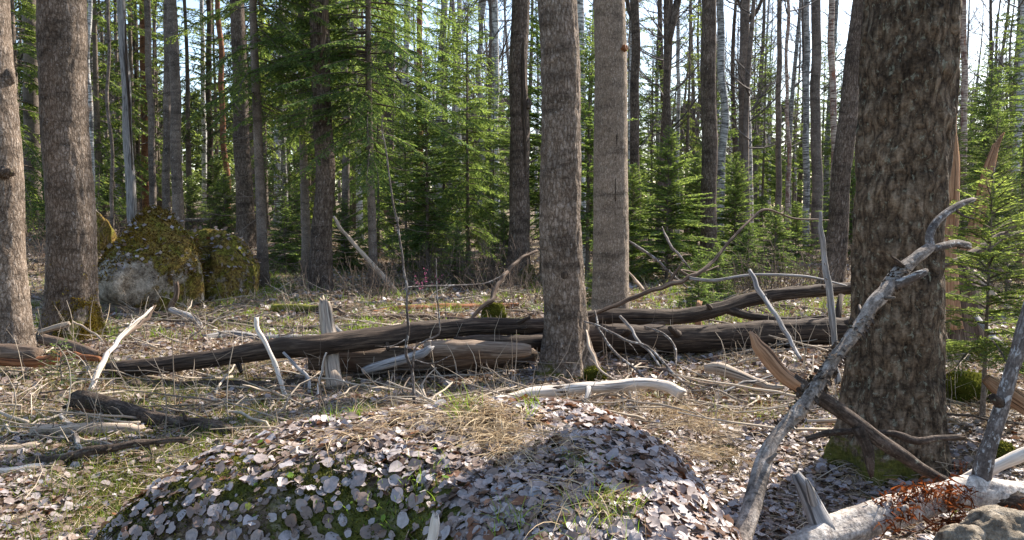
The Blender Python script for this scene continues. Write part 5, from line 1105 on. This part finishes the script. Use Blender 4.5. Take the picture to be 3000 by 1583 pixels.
# short mossy shoots carpeting the left foreground
x, y = scatter(rg, 190000, 3.4, 7.8, 1.0); u, v = uv(x, y); dens = .62 * ss((900 - u) / 300) * ss((v - 1020) / 60) + .7 * gauss(u, v, 800, 1150, 420, 50) + .25 * gauss(u, v, 2200, 1180, 300, 80)
k_ = (rg.random(len(x)) < dens * np.clip(.55 + 1.1 * n2(x, y, 2.6, 3, 61), 0, 1)) & ~onmound(x, y); x, y = x[k_], y[k_]; n_ = len(x)
strips(mb, np.stack([x, y, surf(x, y)], -1), nrm(np.stack([rg.normal(0, .6, n_), rg.normal(0, .6, n_), np.ones(n_)], -1)), rg.uniform(.02, .10, n_), .0038, rg.normal(0, .3, (n_, 3)), rg, 2, np.clip(.22 + .2 * rg.normal(size=n_), 0, 1))
tag(mb.build('green_grass', M_GRASS), kind='stuff')
mb = MB()   # small round leaved herbs on the mossy face
x, y = scatter(rg, 5000, 1.9, 5.0, 1.0, .7, .4); u, v = uv(x, y); k_ = rg.random(len(x)) < .8 * gauss(u, v, 1000, 1500, 260, 110) + .4 * gauss(u, v, 720, 1270, 160, 60) + .3 * gauss(u, v, 1300, 1480, 400, 120) * .4; x, y = x[k_], y[k_]
leaves(mb, x, y, .022, 6, rg, .03, .4, rg.random(len(x)))
tag(mb.build('herb_leaves', M_GRASS), kind='stuff')

# thin twigs: lying and upright, too many to count
mb = MB()
x, y = scatter(rg, 5200, 3.3, 13, 1.0); u, v = uv(x, y); k_ = ~onmound(x, y) | (rg.random(len(x)) < .15); x, y = x[k_], y[k_]; n_ = len(x); L_ = rg.uniform(.08, .45, n_)
a = rg.random(n_) * 2 * PI; D = nrm(np.stack([np.cos(a), np.sin(a), rg.uniform(-.05, .3, n_)], -1)); B = np.stack([x, y, surf(x, y) + .015], -1)
tubes(mb, B, B + D * L_[:, None], .0035, .0015, rg.normal(0, .09, (n_, 3)) * L_[:, None], 3, 3, rg.random(n_))
tag(mb.build('twig_litter', T_DRY), kind='stuff')
mb = MB()
x, y = scatter(rg, 1700, 4.6, 16, 1.0); k_ = ~onmound(x, y) & (n2(x, y, .8, 2, 71) + .5 * rg.normal(size=len(x)) > -.1); x, y = x[k_], y[k_]; n_ = len(x); L_ = rg.uniform(.12, .55, n_)
D = nrm(np.stack([rg.normal(0, .3, n_), rg.normal(0, .25, n_), np.ones(n_)], -1)); B = np.stack([x, y, surf(x, y)], -1); be = rg.normal(0, .09, (n_, 3)) * L_[:, None]
tubes(mb, B, B + D * L_[:, None], .0036, .0016, be, 3, 3, rg.random(n_))
i = np.repeat(np.arange(n_), 2); f = rg.uniform(.35, .95, len(i)); b = B[i] + D[i] * (L_[i] * f)[:, None]; d2 = nrm(D[i] + rg.normal(0, .6, (len(i), 3)))
tubes(mb, b, b + d2 * (L_[i] * .35 * rg.uniform(.3, 1, len(i)))[:, None], .002, .001, None, 1, 3, rg.random(n_)[i])
x, y = scatter(rg, 110, 5.0, 9.0, 1.0); k_ = ~onmound(x, y); x, y = x[k_], y[k_]; n_ = len(x); L_ = rg.uniform(.25, .6, n_)
D = nrm(np.stack([rg.normal(0, .1, n_), rg.normal(0, .1, n_), np.ones(n_)], -1)); B = np.stack([x, y, surf(x, y)], -1)
tubes(mb, B, B + D * L_[:, None], .005, .0025, rg.normal(0, .09, (n_, 3)) * L_[:, None], 5, 4, rg.random(n_))
tag(mb.build('dry_stems', T_DRY), kind='stuff')
mb = MB()
x, y = scatter(rg, 880, 5.2, 15, 1.1); k_ = ~onmound(x, y); x, y = x[k_], y[k_]
for xx, yy in zip(x, y):
    l = rg.uniform(.25, 1.1); a_ = rg.normal(0, .7) + (PI if rg.random() < .5 else 0); nn = 7; q_ = np.zeros((nn, 3)); q_[0] = (xx, yy, 0); hd = a_
    for j in range(1, nn): hd += rg.normal(0, .22); q_[j] = q_[j - 1] + np.array((math.cos(hd), math.sin(hd), 0)) * l / (nn - 1)
    r0 = rg.uniform(.004, .014); q_[:, 2] = surf(q_[:, 0], q_[:, 1]) + r0 + .03 + np.linspace(0, 1, nn) * rg.uniform(-.03, .22) + rg.normal(0, .006, nn)
    tube(mb, q_, np.linspace(r0, r0 * .4, nn), 6, 0, 30, 5, int(xx * 100) % 97, rn=rg.random())
    for _ in range(int(rg.integers(0, 4))):
        j = int(rg.integers(1, nn - 1)); d = nrm(q_[j + 1] - q_[j] + rg.normal(0, .6, 3) * l / nn + (0, 0, .02)); e = q_[j] + d * l * rg.uniform(.15, .4); tubes(mb, q_[j][None], e[None], r0 * .5, .001, rg.normal(0, .02, (1, 3)), 3, 3, rg.random())
tag(mb.build('brush_litter', T_DRY), kind='stuff')
mb = MB()   # brown brushwood of bare shrubs between the middle trunks
for cx, cy, n_, h_ in [(rg.uniform(-11, 12), rg.uniform(12, 27), 60, rg.uniform(.5, 1.3)) for _ in range(34)] + [(-.9, 16, 90, .8), (-.2, 14.5, 90, .6), (4.2, 13, 80, .7)]:
    if -9 < cx < -2.5 and cy < 15.5: continue
    x = cx + rg.normal(0, .5, n_); y = cy + rg.normal(0, .4, n_); B = np.stack([x, y, surf(x, y)], -1); L_ = h_ * rg.uniform(.4, 1, n_); D = nrm(np.stack([rg.normal(0, .4, n_), rg.normal(0, .4, n_), np.ones(n_)], -1))
    tubes(mb, B, B + D * L_[:, None], .006, .003, rg.normal(0, .08, (n_, 3)) * L_[:, None], 3, 3, rg.random(n_))
    i = np.repeat(np.arange(n_), 4); f = rg.uniform(.2, 1, len(i)); b = B[i] + D[i] * (L_[i] * f)[:, None]
    tubes(mb, b, b + nrm(D[i] + rg.normal(0, .7, (len(i), 3))) * (L_[i] * .4 * rg.uniform(.3, 1, len(i)))[:, None], .004, .002, None, 1, 3, rg.random(len(i)))
tag(mb.build('brushwood', T_BRN), kind='stuff')

fb = [o for o in C.objects if o.get('label', '').startswith('big bright peeling')][0]
pp, pr = pts3([(2207, 1470, 54, 3.078), (2262, 1301, 47, 3.240), (2368, 1168, 45, 3.402), (2412, 1103, 42, 3.474), (2456, 1036, 41, 3.537), (2543, 926, 38, 3.672), (2614, 832, 33, 3.780), (2650, 785, 30, 3.825)])
t_ = 1.2 + 5.7 * rg.random(420) ** .8; i_ = t_.astype(int); f_ = (t_ - i_)[:, None]; c_ = pp[i_] * (1 - f_) + pp[i_ + 1] * f_; r_ = pr[i_]
ax_ = nrm(pp[i_ + 1] - pp[i_]); d_ = rg.normal(0, 1, c_.shape); d_ = nrm(d_ - ax_ * (d_ * ax_).sum(-1, keepdims=True)); mb = MB()
blades(mb, c_ + d_ * (r_ * .96)[:, None], nrm(np.cross(ax_, d_) + d_ * .35 + ax_ * rg.normal(0, .5, (420, 1))), rg.uniform(.015, .045, 420), .02, rg, None, rand=.2)
mb.build('bark_scales', B_BRD, fb, origin=tuple(fb.location), smooth=False)
# orange moss on the foot of the second thick trunk, rusty shreds on the white branch, dead fern
root, p0, d_, rb, rt_, zt_ = TREES['thick straight brown grey trunk with orange moss on the right side of its foot']
n_ = 5200; a = rg.normal(-.75, .55, n_); z = np.abs(rg.normal(0, .28, n_)) ; k_ = vnoise(np.stack([a * 4, z * 7, z * 0], -1), 5) > -.1 + z * .5; a, z = a[k_], z[k_]
r_ = rb * (1 + .42 * np.exp(-z / .22)) + .002; N = np.stack([np.cos(a), np.sin(a), np.zeros_like(a)], -1); B = N * r_[:, None] + d_ * z[:, None]
mb = MB(); blades(mb, B, nrm(N + rg.normal(0, .6, N.shape) + (0, 0, -.2)), .03, .013, rg, np.clip(.6 + .25 * rg.normal(size=len(B)), 0, 1)); mb.build('orange_moss', M_OMOSS, root, smooth=False)
fb = [o for o in C.objects if o.get('label', '').startswith('thick glaring white')][0]
mb = MB()
for (uu, vv, Y, n_, sp) in ((2600, 1466, 3.14, 30, .04), (2640, 1452, 3.15, 40, .05), (2690, 1440, 3.17, 60, .05), (2740, 1425, 3.2, 60, .05), (2800, 1440, 3.22, 50, .04), (2790, 1480, 3.2, 60, .04), (2660, 1500, 3.08, 40, .03), (2610, 1530, 3.04, 20, .02), (2780, 1530, 3.15, 60, .04), (2940, 1500, 3.3, 70, .06)):
    c = P(uu, vv, Y); n_ = int(n_ * 1.6); B = c + rg.normal(0, 1, (n_, 3)) * np.array((sp, .02, .016)); D_ = nrm(rg.normal(0, 1, (n_, 3)) * (1, .6, .6) + (0, -.2, 0))
    strips(mb, B, D_, rg.uniform(.012, .055, n_), rg.uniform(.004, .013, n_), np.stack([rg.normal(0, .5, n_), rg.normal(-.2, .4, n_), -1.1 * rg.random(n_)], -1), rg, 4)
mb.build('rusty_bark_shreds', M_RUST, fb, origin=tuple(fb.location), smooth=False)
mb = MB()
for k in range(7):
    c = Gp(2805, 1440); n_ = 60; t = np.linspace(0, 1, n_); d = nrm(np.array((rg.normal(0, .25), rg.normal(0, .2), 1.))); B = c + d * (t * .17)[:, None] + np.array((rg.normal(0, .02), 0, 0)); blades(mb, B, nrm(rg.normal(0, 1, (n_, 3))), .02 * (1.2 - t), .006, rg)
tag(mb.build('dead_fern', M_RUST, origin=tuple(Gp(2805, 1440)), smooth=False), 'rust brown withered fern clump before the foot of the massive trunk', 'fern')
# pink flowered shrub
p = base_pt(1248, 12.4); mb = MB(); n_ = 9; D = nrm(rg.normal(0, .45, (n_, 3)) + (0, 0, 1)); L_ = rg.uniform(.25, .5, n_); tubes(mb, np.repeat(p[None], n_, 0), p + D * L_[:, None], .004, .002, None, 2, 4)
rt = empty('daphne_shrub', p); mb.build('stem', T_BRN, rt, origin=tuple(p)); mb = MB(); i = rg.integers(0, n_, 70); B = p + D[i] * (L_[i] * rg.uniform(.6, 1, 70))[:, None] + rg.normal(0, .012, (70, 3)); blades(mb, B, nrm(rg.normal(0, 1, (70, 3))), .022, .013, rg); mb.build('blossom', M_PINK, rt, origin=tuple(p))
tag(rt, 'small leafless shrub with pink flowers beyond the long curved log', 'shrub')
